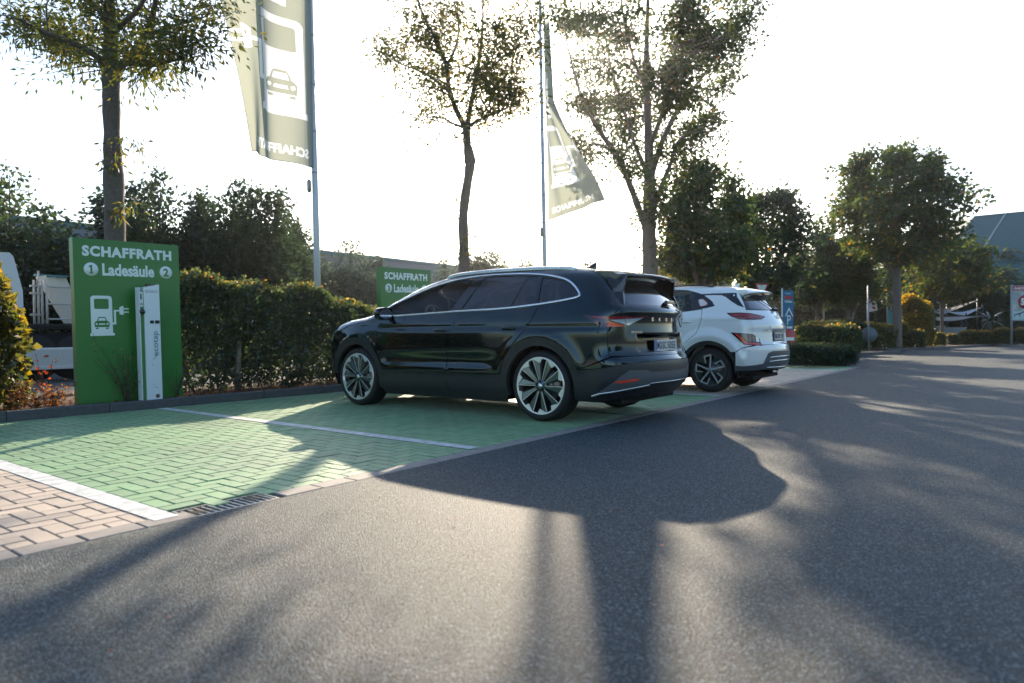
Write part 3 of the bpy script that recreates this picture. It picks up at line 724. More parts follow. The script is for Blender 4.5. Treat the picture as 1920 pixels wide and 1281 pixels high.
    q = band(.058, -.33, -.33, .113, 10); c.panel('rear_side_window', 'side', [p for p in band(.058, -.385, -.385, .113, 12)], G_dark, off=-.010, thick=0)
    c.strip('window_chrome', 'side', DLO_top[::-1][::-1]+DLO_bot, M_chrome, w=.019, h=.005, close=True)
    c.strip('window_seal', 'side', [(p[0]+.0, p[1]-.017) for p in DLO_top[1:-2]], M_black, w=.018, h=.002, off=-.004)
    # roof, screens
    top = lambda P: P
    yl = lambda x: float(ys(x))-.004
    roofP = [(x, yl(x)) for x in np.linspace(1.47, -.52, 16)]+[(x, -yl(x)) for x in np.linspace(-.52, 1.47, 16)]+[(1.55,-.3),(1.57,0),(1.55,.3)]
    c.panel('roof', 'top', roofP, paint, mirror=False, grid=.07)
    ws = [(x, yl(x)-.012) for x in np.linspace(1.50, 2.46, 12)]+[(2.60,.55),(2.69,.3),(2.72,0)]; ws = ws+[(x, -y) for x, y in ws[::-1][1:]]+[(1.58,-.3),(1.60,0),(1.58,.3)]
    c.panel('windscreen', 'top', ws, G_mid, off=-.006, thick=0, mirror=False, grid=.08)
    c.panel('cowl', 'top', [(2.47,.70),(2.62,.56),(2.70,.3),(2.73,0),(2.70,-.3),(2.62,-.56),(2.47,-.70),(2.60,-.76),(2.80,-.5),(2.86,0),(2.80,.5),(2.60,.76)], M_black, off=-.008, mirror=False, grid=.1)
    bon = [(2.62,.775),(3.0,.775),(3.2,.73),(3.38,.64),(3.49,.45),(3.535,.2)]; bon = bon+[(x, -y) for x, y in bon[::-1]]+[(2.82,-.5),(2.87,0),(2.82,.5)]
    c.panel('bonnet', 'top', bon, paint, off=.001, mirror=False, grid=.07)
    for xa in range(7):     # louvre-like badge strip on the fender top
        c.strip('fender_louvre', 'side', [(2.42+xa*.045,1.045),(2.455+xa*.045,1.062)], M_black, w=.010, h=.003, n=0)
    # roof rails
    for sg in (1, -1):
        rp = []
        for x, dz in ((1.52,.0),(1.46,.012),(1.30,.020),(.9,.022),(.4,.022),(0,.020),(-.16,.014),(-.24,.0)):
            p = S.chart('top', [(x, .585)])[0]; rp.append((x, sg*.585, p[2]+dz))
        b = MB().tube(smoothpath(rp, 4), .016, 8); b.tube(smoothpath([(q_[0], q_[1], q_[2]-.014) for q_ in rp], 4), .015, 6); b.build('roof_rail', M_chrome, root)
    # tail
    ztail = np.linspace(.668, 1.130, 14)
    tg = [(float(yb(z))-.004, z) for z in ztail]; tg = tg+[(-y, z) for y, z in tg[::-1]]
    c.panel('tailgate', 'rear', tg, paint, mirror=False, grid=.035)
    fr = [(float(yb(z))-.003, z) for z in np.linspace(1.134, 1.45, 10)]; hole = [(.60,1.165),(.535,1.40),(-.535,1.40),(-.60,1.165)]
    c.panel('tailgate_frame', 'rear', fr+[(-y, z) for y, z in fr[::-1]], M_black, off=-.002, mirror=False, holes=[fillet(hole, .05)], grid=.05)
    c.panel('rear_screen', 'rear', fillet([(.605,1.160),(.54,1.405),(-.54,1.405),(-.605,1.160)], .05), mat('rear_screen_glass', (.010,.014,.016), .03, coat=1.), off=-.006, thick=0, mirror=False, grid=.07)
    # tail recess around the number plate
    c.panel('plate_recess', 'rear', fillet([(.50,.850),(.60,.70),(.56,.682),(-.56,.682),(-.60,.70),(-.50,.850)], .02), M_black, off=.001, mirror=False, grid=.03)
    # spoiler with side fins
    sp = MB(); V = []; ns = 16
    for i in range(ns+1):
        y = -.60+1.2*i/ns; e = abs(y)/.60
        za = float(S.chart('top', [(-.46, y)])[0, 2])+.003; xt = -.880+.075*e**2+.06*max(0, e-.85)/.15; zt_ = 1.478-.022*e**2
        V += [(-.46, y, za), (-.66, y, (za+zt_)/2+.010), (xt+.03, y, zt_+.004), (xt, y, zt_-.012), (xt+.012, y, zt_-.030), (xt+.12, y, zt_-.075), (-.62, y, 1.395)]
    F = []
    for i in range(ns):
        for j in range(6): F.append((i*7+j, (i+1)*7+j, (i+1)*7+j+1, i*7+j+1))
    sp.add(V, F, 0, True); sp.v and None
    for k, f in enumerate(F):
        sp.mi[k] = 1 if k % 6 >= 3 else 0
    sp.add([V[j] for j in range(7)], [tuple(range(7))]).add([V[ns*7+j] for j in range(7)], [tuple(range(7))[::-1]])
    spo = sp.build('roof_spoiler', [paint, M_black], root)
    MB().box((-.845,0,1.448), (.012,.42,.012)).build('brake_light', M_red, spo)
    for sg in (1, -1):
        b = MB(); P0 = [(-.60,.628,1.43),(-.845,.575,1.462),(-.80,.66,1.30),(-.845,.71,1.16),(-.76,.74,1.15),(-.68,.70,1.30)]
        q = S.chart('rear', [(.655,1.16),(.62,1.28),(.585,1.42)])
        V = [(q[2][0]+.02,.60*sg,1.455),(-.80,.560*sg,1.455),(q[1][0]-.055,.600*sg,1.29),(q[0][0]-.010,.650*sg,1.160),(q[0][0]+.03,.690*sg,1.150),(q[1][0]+.02,.655*sg,1.29)]
        V += [(v[0], v[1]-.025*sg, v[2]) for v in V]
        b.add(V, [(0,1,2,5),(5,2,3,4),(11,8,7,6),(10,9,8,11),(1,7,8,2),(2,8,9,3)] if sg < 0 else [(5,2,1,0),(4,3,2,5),(6,7,8,11),(11,8,9,10),(2,8,7,1),(3,9,8,2)])
        b.build('side_fin', M_black, root)
    # lamps
    L = [('s',-.50,1.060),('s',-.62,1.052),('r',.84,1.048),('r',.60,1.052),('r',.345,1.052),('r',.42,1.030),('r',.655,.950),('r',.84,.940),('s',-.66,.960),('s',-.60,.998)]
    lamp = c.panel('tail_lamp', 'wrap', L, mat('lamp_dark_red', (.055,.004,.006), .06, coat=1.), off=.004, grid=.03)
    for i, lp in enumerate(lamp):
        m_ = bool(i)
        def sub(n, P, m, off):
            uv, F = fill2d(c.conv(P, 'wrap'), (), .03); pos = S.chart('wrap', uv); nor = S.grad(pos); skin(n, lp, pos+nor*off, nor, F, m, .003, mirror=m_)
        sub('lamp_strip', [('s',-.60,1.048),('r',.84,1.042),('r',.36,1.049),('r',.40,1.040),('r',.835,1.018),('s',-.62,1.030)], M_red, .0065)
        sub('lamp_crystal', [('r',.815,1.012),('r',.675,1.020),('r',.655,.966),('r',.775,.993)], M_clear, .007)
        sub('lamp_crystal', [('r',.665,1.021),('r',.425,1.035),('r',.615,.958),('r',.645,.964)], M_clear, .007)
        sub('lamp_strip', [('r',.835,1.000),('r',.66,.956),('r',.70,.949),('r',.842,.946)], M_redlit, .007)
    c.panel('reflector', 'wrap', [('r',.835,.422),('r',.80,.438),('r',.585,.452),('r',.590,.432),('r',.78,.415)], M_redlit, off=.012, grid=.03)
    # bumper: painted shelf, dark apron, grey lower section
    half = [('s',-.467,.546),('s',-.55,.564),('r',.845,.652)]
    P = half+[('r',.60,.660),('r',.3,.661),('r',-.3,.661),('r',-.60,.660),('r',-.845,.652),('s',-.55,.564,-1),('s',-.467,.546,-1),('s',-.467,.532,-1),('s',-.60,.545,-1),('r',-.80,.588),('r',-.5,.612),('r',0,.620),('r',.5,.612),('r',.80,.588),('s',-.60,.545),('s',-.467,.532)]
    c.panel('bumper_shelf', 'wrap', P, paint, off=.004, mirror=False, grid=.03)
    P = [('s',-.467,.528),('s',-.60,.540),('r',.80,.583),('r',.5,.607),('r',0,.615),('r',-.5,.607),('r',-.80,.583),('s',-.60,.540,-1),('s',-.467,.528,-1),('s',-.41,.24,-1),('s',-.60,.235,-1),('r',-.7,.245),('r',0,.25),('r',.7,.245),('s',-.60,.235),('s',-.41,.24)]
    c.panel('rear_bumper', 'wrap', P, M_trim, off=.006, mirror=False, grid=.035)
    P = [('s',-.585,.285),('r',.80,.470),('r',.70,.532),('r',.48,.528),('r',.42,.505),('r',-.42,.505),('r',-.48,.528),('r',-.70,.532),('r',-.80,.470),('s',-.585,.285,-1),('r',-.76,.355),('r',-.42,.395),('r',.42,.395),('r',.76,.355)]
    c.panel('bumper_insert', 'wrap', P, M_grey, off=.011, mirror=False, grid=.03, round_=.01)
    c.strip('bumper_blade', 'wrap', c.conv([('s',-.59,.288),('s',-.68,.316),('r',.76,.342),('r',.60,.362),('r',.42,.382)], 'wrap'), M_silver, w=.020, h=.006, off=.012)
    c.strip('bumper_line', 'wrap', c.conv([('r',.42,.400),('r',.2,.404),('r',-.2,.404),('r',-.42,.400)], 'wrap'), M_silver, w=.008, h=.004, off=.012, mirror=False)
    # number plate and badges
    q = S.chart('rear', [(0,.75)])[0]; px_ = q[0]-.022
    pe = MB().box((0,0,0), (.012,.528,.128), bev=.004).build('number_plate', M_black, root); pe.location = (px_, 0, .752)
    MB().box((-.008,0,.006), (.003,.520,.110)).build('plate_face', M_plate, pe); MB().box((-.0095,.236,.006), (.002,.044,.108)).build('euro_band', M_pblue, pe)
    for s_, y, w in (('MG', .158, .098), ('SC', .038, .098), ('505E', -.132, .190)):
        t = text('plate_letters', s_, pe, M_ink, width=w, height=.075, bold=.012, depth=.001, loc=(-.0105, y, -.030), rot=(PI/2, 0, -PI/2))
    for dz in (.022, -.004): MB().ell((-.0105, .0985, dz), (.002,.008,.010), 10, 6).build('plate_seal', M_pblue, pe)
    text('dealer_text', 'Weller Connect', pe, M_plate, width=.22, height=.010, depth=.0006, loc=(-.0072, 0, -.062), rot=(PI/2,0,-PI/2))
    for ch, y in (('Š',.275),('K',.145),('O',.005),('D',-.135),('A',-.275)): place_text(c, 'tail_letter', ch, y, 1.018 if ch != 'Š' else 1.023, .034 if ch != 'Š' else .044, .036, M_chrome)
    place_text(c, 'model_badge', 'ENYAQ', .515, .893, .027, .150, M_chrome)
    place_text(c, 'model_badge', 'iV', -.60, .893, .027, .04, M_chrome)
    # wiper
    wq = S.chart('rear', [(-.05,1.20),(-.42,1.185)]); b = MB().tube([(wq[0][0]-.03,-.02,1.185),(wq[1][0]-.03,-.42,1.20)], [.010,.006], 6); b.tube([(wq[0][0]-.012,-.02,1.178),(wq[0][0]-.05,-.02,1.182)], .020, 10); b.box((wq[0][0]-.045,-.10,1.20),(.03,.18,.035),bev=.01); b.build('rear_wiper', M_black, root)
    # handles
    for xh, z in ((1.335,.925),(.38,.945)):
        for sg in (1, -1):
            y = float(S.chart('side', [(xh, z)])[0, 1]); h = MB().ell((xh, sg*(y-.006), z), (.105,.010,.038), 20, 10).build('handle_recess', M_black, root)
            MB().tube([(xh-.10, sg*(y+.004), z-.002),(xh-.04, sg*(y+.030), z+.003),(xh+.05, sg*(y+.030), z+.003),(xh+.10, sg*(y+.004), z)], [.008,.014,.014,.008], 8).build('door_handle', paint, root)
    mirror_door(root, 2.20, .88, 1.12, M_black); antenna(root, -.02, 1.585, M_black)
    # front end
    c.panel('head_lamp', 'wrapf', [('s',3.17,.955),('s',3.36,.90),('f',.66,.86),('f',.50,.84),('f',.52,.77),('f',.70,.75),('s',3.32,.80)], M_clear, off=.003, grid=.05)
    c.panel('front_bumper', 'wrapf', [('s',3.225,.57),('s',3.29,.74),('s',3.37,.79),('f',.70,.745),('f',.45,.74),('f',-.45,.74),('f',-.70,.745),('s',3.37,.79,-1),('s',3.29,.74,-1),('s',3.225,.57,-1),('s',3.24,.23,-1),('f',-.6,.22),('f',.6,.22),('s',3.24,.23)], paint, mirror=False, grid=.06)
    c.panel('grille', 'wrapf', [('f',.47,.86),('f',.42,.56),('f',-.42,.56),('f',-.47,.86)], M_black, off=.004, mirror=False, grid=.06)
    shells(c, (0, 2.77), .36, 1.07, -.86, 3.42)
    MB().box((2.25,0,.98),(.42,1.40,.16),bev=.05).build('dashboard', M_dark, root)
    st = MB(); st.lathe([(.165,-.012),(.185,0),(.165,.012),(.150,0),(.165,-.012)], 28, axis='z'); st.box((0,0,0),(.30,.05,.02)); st.box((0,0,0),(.12,.12,.03)).build('steering_wheel', M_seat, root, loc=(1.93,.36,1.08), rot=(0,-1.15,0))
    seats(root, [(1.22,.50,(.37,-.37)),(.36,1.25,(0,))], 1.27)
    c.panel('headliner', 'top', [(1.45,.56),(-.5,.54),(-.5,-.54),(1.45,-.56)], mat('headliner', (.30,.30,.28), .9), off=-.035, thick=0, mirror=False, grid=.2)
    WP = wheel_parts(.360, .290, .245, 1)
    for x in (0, 2.77):
        for sg in (1, -1): wheel(root, x, sg*.905, sg, .360, .29, WP)
    return root
dark_car(6.525, 3.919)
# ---- white crossover
def white_car(x0, y0, rz=PI/2):
    root = empty('parked_car', (x0, y0, .002), rz, 'white compact crossover with grey cladding parked behind the dark one', 'car', 'cars parked in the charging bays')
    S = KO; c = Car(S, root); paint = M_pB; A = arc
    ys = lambda x: np.interp(x, [-.6, 1.4, 2.0, 2.45], [.56, .56, .63, .71])
    zs = lambda x: float(S.chart('top', [(x, float(ys(x)))])[0, 2])
    yb = lambda z: np.interp(z, [.6, .95, 1.10, 1.20, 1.32, 1.46], [.765, .765, .76, .735, .66, .585])
    xr = lambda z: float(S.chart('rear', [(float(yb(z)), z)])[0, 0])
    r = .43
    DT = [(2.30,1.115),(2.1,1.225),(1.85,1.345),(1.55,1.445),(1.2,1.510),(.83,1.538),(.47,1.523),(.32,1.490),(.18,1.444),(.045,1.366),(-.03,1.305),(-.065,1.275)]
    DB_ = [(-.05,1.262),(.14,1.223),(.47,1.187),(1.0,1.165),(1.6,1.145),(2.2,1.105)]
    dT = smoothpath(DT, 3); dB = smoothpath(DB_, 3)
    seam = [(x, zs(x)) for x in np.linspace(2.42, -.44, 26)]; rear = [(xr(z), z) for z in np.linspace(1.455, .70, 18)]
    lowrear = [p for p in dB if p[0] < .11]
    P = seam+rear+[(-.50,.665),(-.405,.60)]+A(0,.33,r,141,40,22)+[(.37,.70),(.17,.86),(.09,1.08),(.112,1.205),(.118,1.228)]+lowrear[::-1]+dT[::-1]+[(2.36,1.10)]
    c.panel('body_side', 'side', P, paint, grid=.04)
    blt = lambda a, b: [(p[0], p[1]-.004) for p in dB if a < p[0] < b]
    c.panel('rear_door', 'side', [(1.15,.36),(1.13,.75),(1.02,1.10),(1.00,1.158)]+blt(.13, .99)[::-1]+[(.127,1.215),(.120,1.205),(.098,1.08),(.178,.865),(.378,.705)]+A(0,.33,r+.008,38,5,8), paint)
    c.panel('front_door', 'side', [(1.158,.36),(1.138,.75),(1.028,1.10),(1.008,1.158)]+blt(1.01, 2.15)+[(2.19,1.10),(2.20,.75),(2.17,.36)], paint)
    c.panel('front_fender', 'side', [(2.18,.40),(2.208,.75),(2.198,1.095),(2.42,1.10),(2.7,1.055),(2.95,1.005),(3.1,.955),(3.1,.62),(3.02,.45)]+A(2.6,.33,r,16,168,24), paint)
    c.panel('sill', 'side', [(.42,.20),(.42,.352),(2.17,.352),(2.18,.20)], M_grey, off=.002)
    ring = lambda cx, a0, a1, ro, ri: A(cx,.33,ro,a0,a1)+A(cx,.33,ri,a1,a0)
    c.panel('wheel_arch_trim', 'side', ring(0, 190, -15, r+.001, .375), M_trim, off=-.010, thick=.05); c.panel('wheel_arch_trim', 'side', ring(2.6, 195, -5, r+.001, .375), M_trim, off=-.010, thick=.05)
    zt = lambda x: float(np.interp(-x, [-p[0] for p in DT], [p[1] for p in DT]))-.004; zb = lambda x: float(np.interp(x, [p[0] for p in DB_], [p[1] for p in DB_]))+.003
    band = lambda xa, xb, xc_, xd, n=8: [(xa+(xb-xa)*i/n, zb(xa+(xb-xa)*i/n)) for i in range(n+1)]+[(xc_+(xd-xc_)*i/n, zt(xc_+(xd-xc_)*i/n)) for i in range(n+1)]
    Mb = mat('black_window_trim', (.006,.012,.014), .25, coat=.6)
    c.panel('front_window', 'side', band(2.10,1.08,.99,2.05), G_mid, off=-.008, thick=0); c.panel('window_pillar', 'side', band(2.28,2.105,2.055,2.26,3), Mb, off=-.003)
    c.panel('window_pillar', 'side', band(1.075,.98,.90,.985,3), Mb, off=-.003); c.panel('rear_window', 'side', band(.975,.28,.36,.895), G_teal, off=-.008, thick=0)
    c.panel('window_pillar', 'side', band(.275,-.055,-.045,.355,8), Mb, off=-.003)
    st_ = c.panel('window_sticker', 'side', fillet([(.205,1.355),(.155,1.262),(.075,1.275),(.045,1.305),(.135,1.375),(.185,1.375)], .02), mat('sticker_paper', (.75,.72,.70), .5), off=.002, thick=.001, mirror=False)
    c.strip('sticker_edge', 'side', fillet([(.205,1.355),(.155,1.262),(.075,1.275),(.045,1.305),(.135,1.375),(.185,1.375)], .02), mat('sticker_red', (.55,.06,.06), .5), w=.010, h=.001, off=.003, close=True, mirror=False, n=0, parent=st_)
    c.strip('window_seal', 'side', DT[1:-1], Mb, w=.02, h=.003)
    # black band behind the roof, over the white shoulder
    c.panel('pillar_band', 'side', [(.185,1.452),(.0,1.455),(-.15,1.452),(-.33,1.452),(-.355,1.39),(-.47,1.24),(-.40,1.262),(-.29,1.330),(-.20,1.395),(-.13,1.425),(0,1.432),(.10,1.432),(.14,1.425)], Mb, off=.003)
    yl = lambda x: float(ys(x))-.003
    c.panel('roof', 'top', [(x, yl(x)) for x in np.linspace(1.38,-.45,14)]+[(x,-yl(x)) for x in np.linspace(-.45,1.38,14)]+[(1.45,-.3),(1.47,0),(1.45,.3)], paint, mirror=False, grid=.08)
    ws = [(x, yl(x)-.01) for x in np.linspace(1.41, 2.28, 10)]+[(2.36,.5),(2.42,.3),(2.44,0)]; ws = ws+[(x,-y) for x, y in ws[::-1][1:]]+[(1.48,-.3),(1.50,0),(1.48,.3)]
    c.panel('windscreen', 'top', ws, G_mid, off=-.006, thick=0, mirror=False, grid=.1)
    bon = [(2.40,.70),(2.8,.69),(3.05,.60),(3.20,.40),(3.26,.15)]; bon = bon+[(x,-y) for x, y in bon[::-1]]+[(2.46,-.4),(2.50,0),(2.46,.4)]
    c.panel('bonnet', 'top', bon, paint, off=.002, mirror=False, grid=.09)
    for sg in (1, -1):
        rp = []
        for x, dz in ((1.35,.0),(1.28,.018),(1.0,.026),(.5,.026),(.18,.020),(.04,.0)):
            p = S.chart('top', [(x, .545)])[0]; rp.append((x, sg*.545, p[2]+dz))
        b = MB().tube(smoothpath(rp, 4), .013, 8).build('roof_rail', M_trim, root)
    tg = [(float(yb(z))-.003, z) for z in np.linspace(.704, 1.195, 14)]
    gl = [(.60,1.215),(.52,1.36),(.44,1.425),(-.44,1.425),(-.52,1.36),(-.60,1.215)]
    c.panel('tailgate', 'rear', tg+[(-y, z) for y, z in tg[::-1]], paint, mirror=False, grid=.035)
    fr = [(float(yb(z))-.003, z) for z in np.linspace(1.198, 1.45, 8)]
    c.panel('tailgate_frame', 'rear', fr+[(-y, z) for y, z in fr[::-1]], Mb, off=-.001, mirror=False, grid=.05)
    c.panel('rear_screen', 'rear', fillet([(.66,1.208),(.54,1.40),(-.54,1.40),(-.66,1.208)], .04), mat('rear_screen_glass', (.010,.016,.018), .03, coat=1.), off=.002, thick=0, mirror=False, grid=.07)
    sp = MB(); V = []; ns = 14
    for i in range(ns+1):
        y = -.575+1.15*i/ns; e = abs(y)/.575; za = float(S.chart('top', [(-.30, y)])[0, 2])+.003; xt = -.600+.10*e**2; z_ = 1.490-.03*e**2
        V += [(-.30,y,za),(-.46,y,(za+z_)/2+.008),(xt+.02,y,z_+.003),(xt,y,z_-.012),(xt+.01,y,z_-.024),(xt+.10,y,z_-.05),(-.42,y,1.40)]
    F = [(i*7+j, (i+1)*7+j, (i+1)*7+j+1, i*7+j+1) for i in range(ns) for j in range(6)]; sp.add(V, F, 0, True)
    for k in range(len(F)): sp.mi[k] = 1 if k % 6 >= 4 else 0
    sp.add([V[j] for j in range(7)], [tuple(range(7))]).add([V[ns*7+j] for j in range(7)], [tuple(range(7))[::-1]])
    so = sp.build('roof_spoiler', [paint, Mb], root); MB().box((-.572,0,1.452),(.012,.26,.012)).build('brake_light', M_red, so)
    U = [('s',-.255,1.158),('s',-.42,1.160),('r',.70,1.150),('r',.44,1.108),('r',.43,1.096),('r',.54,1.064),('r',.70,1.055),('s',-.47,1.060),('s',-.34,1.105)]
    la = c.panel('tail_lamp', 'wrap', U, M_black, off=.004, grid=.03); U2 = [('s',-.30,1.150),('r',.74,1.142),('r',.47,1.104),('r',.55,1.072),('s',-.48,1.070),('s',-.36,1.105)]
    for i, lp in enumerate(la):
        uv, F = fill2d(c.conv(U2, 'wrap'), (), .03); pos = S.chart('wrap', uv); nor = S.grad(pos); skin('lamp_lens', lp, pos+nor*.007, nor, F, M_red, .003, mirror=bool(i))
    W = [('s',-.33,.878),('s',-.45,.870),('r',.765,.850),('r',.70,.815),('r',.655,.790),('r',.64,.685),('s',-.53,.700)]
    la = c.panel('signal_lamp', 'wrap', W, M_black, off=.004, grid=.03)
    for i, lp in enumerate(la):
        for P, m in (([('s',-.385,.865),('s',-.42,.866),('s',-.555,.735),('r',.66,.722),('r',.655,.692),('s',-.535,.706)], M_redlit), ([('s',-.44,.862),('r',.77,.842),('r',.74,.745),('s',-.555,.745)], M_smoke), ([('r',.73,.825),('r',.675,.80),('r',.665,.735),('r',.725,.742)], M_clear)):
            uv, F = fill2d(c.conv(P, 'wrap'), (), .03); pos = S.chart('wrap', uv); nor = S.grad(pos); skin('lamp_lens', lp, pos+nor*.007, nor, F, m, .003, mirror=bool(i))
    P = [('s',-.41,.592),('s',-.50,.656),('r',.75,.690),('r',.4,.697),('r',0,.70),('r',-.4,.697),('r',-.75,.690),('s',-.50,.656,-1),('s',-.41,.592,-1),('s',-.40,.405,-1),('s',-.50,.400,-1),('r',-.62,.43),('r',-.54,.585),('r',.54,.585),('r',.62,.43),('s',-.50,.400),('s',-.40,.405)]
    c.panel('rear_bumper', 'wrap', P, paint, off=.003, mirror=False, grid=.035)
    P = [('s',-.395,.400),('s',-.50,.395),('r',.625,.425),('r',.545,.580),('r',.45,.605),('r',-.45,.605),('r',-.545,.580),('r',-.625,.425),('s',-.50,.395,-1),('s',-.395,.400,-1),('s',-.38,.33,-1),('r',-.60,.345),('r',0,.335),('r',.60,.345),('s',-.38,.33)]
    c.panel('bumper_cladding', 'wrap', P, M_grey, off=.006, mirror=False, grid=.035)
    for z in (.520, .462): c.strip('bumper_blade', 'wrap', c.conv([('r',.50,z-.004),('r',.3,z+.004),('r',0,z+.006),('r',-.3,z+.004),('r',-.50,z-.004)], 'wrap'), M_silver, w=.018, h=.006, off=.009, mirror=False)
    c.strip('bumper_blade', 'wrap', c.conv([('r',.52,.375),('r',.2,.372),('r',-.2,.372),('r',-.52,.375)], 'wrap'), M_silver, w=.016, h=.006, off=.009, mirror=False)
    c.panel('garnish', 'rear', fillet([(.40,.975),(.40,.925),(-.40,.925),(-.40,.975)], .01), paint, off=.016, thick=.016, mirror=False)
    q = S.chart('rear', [(0,.82)])[0]; pe = MB().box((0,0,0), (.012,.545,.135), bev=.004).build('number_plate', M_black, root); pe.location = (q[0]-.012, .04, .815)
    MB().box((-.008,0,.004), (.003,.520,.105)).build('plate_face', M_plate, pe); MB().box((-.0095,.236,.004), (.002,.044,.104)).build('euro_band', M_pblue, pe)
    for s_, y, w in (('MG', .155, .098), ('NW', .03, .11), ('39E', -.135, .15)): text('plate_letters', s_, pe, M_ink, width=w, height=.073, bold=.014, depth=.001, loc=(-.0105, y, -.033), rot=(PI/2,0,-PI/2))
    place_text(c, 'model_badge', 'KONA', .50, .905, .022, .11, M_silver)
    em = MB(); qe = S.chart('rear', [(0,1.10)])[0]; em.lathe([(.052,0),(.060,-.006),(.052,-.010)], 24, axis='x', c=(qe[0]-.004,.02,1.10)); em.box((qe[0]-.012,.045,1.10),(.008,.012,.07)); em.box((qe[0]-.012,-.005,1.10),(.008,.012,.07)); em.box((qe[0]-.012,.02,1.10),(.008,.045,.012)); em.build('tail_emblem', M_chrome, root)
    wq = S.chart('rear', [(0,1.215),(.30,1.37)]); b = MB().tube([(wq[0][0]-.03,.0,1.215),(wq[1][0]-.02,.28,1.385)], [.009,.005], 6); b.ell((wq[0][0]-.03,-.01,1.215),(.05,.06,.028),14,8); b.build('rear_wiper', M_black, root)
    for xh, z in ((.36,1.035),(1.28,1.03)):
        for sg in (1, -1):
            y = float(S.chart('side', [(xh, z)])[0, 1]); MB().tube([(xh-.10, sg*(y+.004), z),(xh-.05, sg*(y+.024), z+.003),(xh+.05, sg*(y+.024), z+.006),(xh+.10, sg*(y+.002), z+.003)], [.007,.012,.012,.007], 8).build('door_handle', paint, root)
    mirror_door(root, 2.02, .80, 1.14, Mb); antenna(root, -.05, 1.56, paint)
    c.panel('head_lamp', 'wrapf', [('s',3.05,.80),('s',3.16,.80),('f',.60,.72),('f',.60,.60),('s',3.12,.62)], M_clear, off=.004, grid=.06)
    c.panel('front_bumper', 'wrapf', [('s',3.03,.45),('s',3.105,.62),('s',3.105,.95),('f',.5,.93),('f',-.5,.93),('s',3.105,.95,-1),('s',3.105,.62,-1),('s',3.03,.45,-1),('s',3.03,.26,-1),('f',-.55,.25),('f',.55,.25),('s',3.03,.26)], paint, off=-.002, mirror=False, grid=.07)
    shells(c, (0, 2.6), .33, 1.08, -.66, 3.1)
    MB().box((1.95,0,.98),(.4,1.3,.16),bev=.05).build('dashboard', M_dark, root); seats(root, [(1.05,.5,(.35,-.35)),(.30,1.2,(0,))], 1.28, mat('light_seat', (.35,.36,.34), .7))
    WP = wheel_parts(.330, .236, .215, 2)
    for x in (0, 2.6):
        for sg in (1, -1): wheel(root, x, sg*.815, sg, .330, .236, WP)
    return root
white_car(10.53, 3.738)
# ---------------------------------------------------------------- buildings
M_panel = mat('cladding_panel', (.20,.22,.24), .5, noise=(.4, (.16,.18,.20), .3)); M_teal = mat('teal_fascia', (.05,.16,.19), .5)
wh = empty('warehouse', (6, 34.6, 0), .012, 'long low grey warehouse with teal roof edge behind the hedges', 'building')
for i in range(19): MB().box((i*3.4, 0, 4.75), (3.36,.20,2.1), bev=.01).build('upper_panel', M_panel, wh)
for i in range(19): MB().box((i*3.4, .12, 1.8), (3.37,.12,3.7), bev=.01).build('wall_panel', mat('wall_panel_teal', (.07,.11,.13), .5) if i == 0 else bpy.data.materials['wall_panel_teal'], wh)
b = MB(); [b.box((i*.28-1.6, .04, 1.85), (.05,.05,3.6)) for i in range(225)]; tag(b.build('wall_rib', bpy.data.materials['wall_panel_teal'], wh), kind='stuff')
MB().box((30.6, .0, 5.92), (65,.34,.22)).build('roof_fascia', M_teal, wh); MB().box((30.6, 14.2, 2.9), (64.6,28,5.8)).build('building_body', M_panel, wh)
MB().box((57, 10, 6.3), (34,12,1.1)).build('raised_roof', M_panel, wh); MB().box((57, 3.9, 6.9), (34.4,.4,.16)).build('raised_roof_fascia', M_teal, wh)
# big slate roof on the right
rb = empty('slate_roof_building', (0,0,0), label='large building with steep blue-grey slate hip roof at the far right', cat='building')
eL, eR, rL, rR = at(1716, 534, 56), at(2300, 524, 46), at(1826, 407, 63), at(2300, 362, 54)
back = Vector((math.cos(AZ), math.sin(AZ), 0))*16
M_slate = mat('slate', (.015,.085,.095), .6, noise=(3, (.030,.115,.120), .3))
n = M_slate.node_tree.nodes; l = M_slate.node_tree.links
wv = n.new('ShaderNodeTexWave'); wv.bands_direction = 'Z'; wv.inputs['Scale'].default_value = 1.3; wv.inputs['Distortion'].default_value = .6; wv.wave_profile = 'SAW'
l.new(n['Texture Coordinate'].outputs['Object'], wv.inputs['Vector']); bp = n.new('ShaderNodeBump'); bp.inputs['Distance'].default_value = .08; l.new(wv.outputs[0], bp.inputs['Height']); l.new(bp.outputs[0], n['Principled BSDF'].inputs['Normal'])
V = [eL, eR, rR, rL, eL+back, rL+back*.4, eR+back, rR+back*.4]; V[4].z = eL.z; V[5].z = rL.z
MB().add(V, [(0,1,2,3),(4,0,3,5),(3,2,7,5),(5,7,6,4)]).build('roof', M_slate, rb)
for t_ in (.145, .52):
    a = eL.lerp(eR, t_+.03); d = rL.lerp(rR, t_); MB().tube([a+Vector((0,0,.06)), d+Vector((0,0,.06))], .06, 6).build('roof_seam', M_teal, rb)
MB().tube([eL, eR], .12, 6).build('gutter', M_teal, rb); MB().tube([rL, rR], .10, 6).build('ridge_cap', M_slate, rb)
M_wood = mat('dark_timber_wall', (.03,.035,.035), .8)
wl, wr = eL+back*.05, eR+back*.05
MB().add([(wl.x,wl.y,0),(wr.x,wr.y,0),(wr.x,wr.y,eL.z),(wl.x,wl.y,eL.z),(V[4].x,V[4].y,0),(V[4].x,V[4].y,eL.z)], [(0,1,2,3),(4,0,3,5)]).build('wall', M_wood, rb)
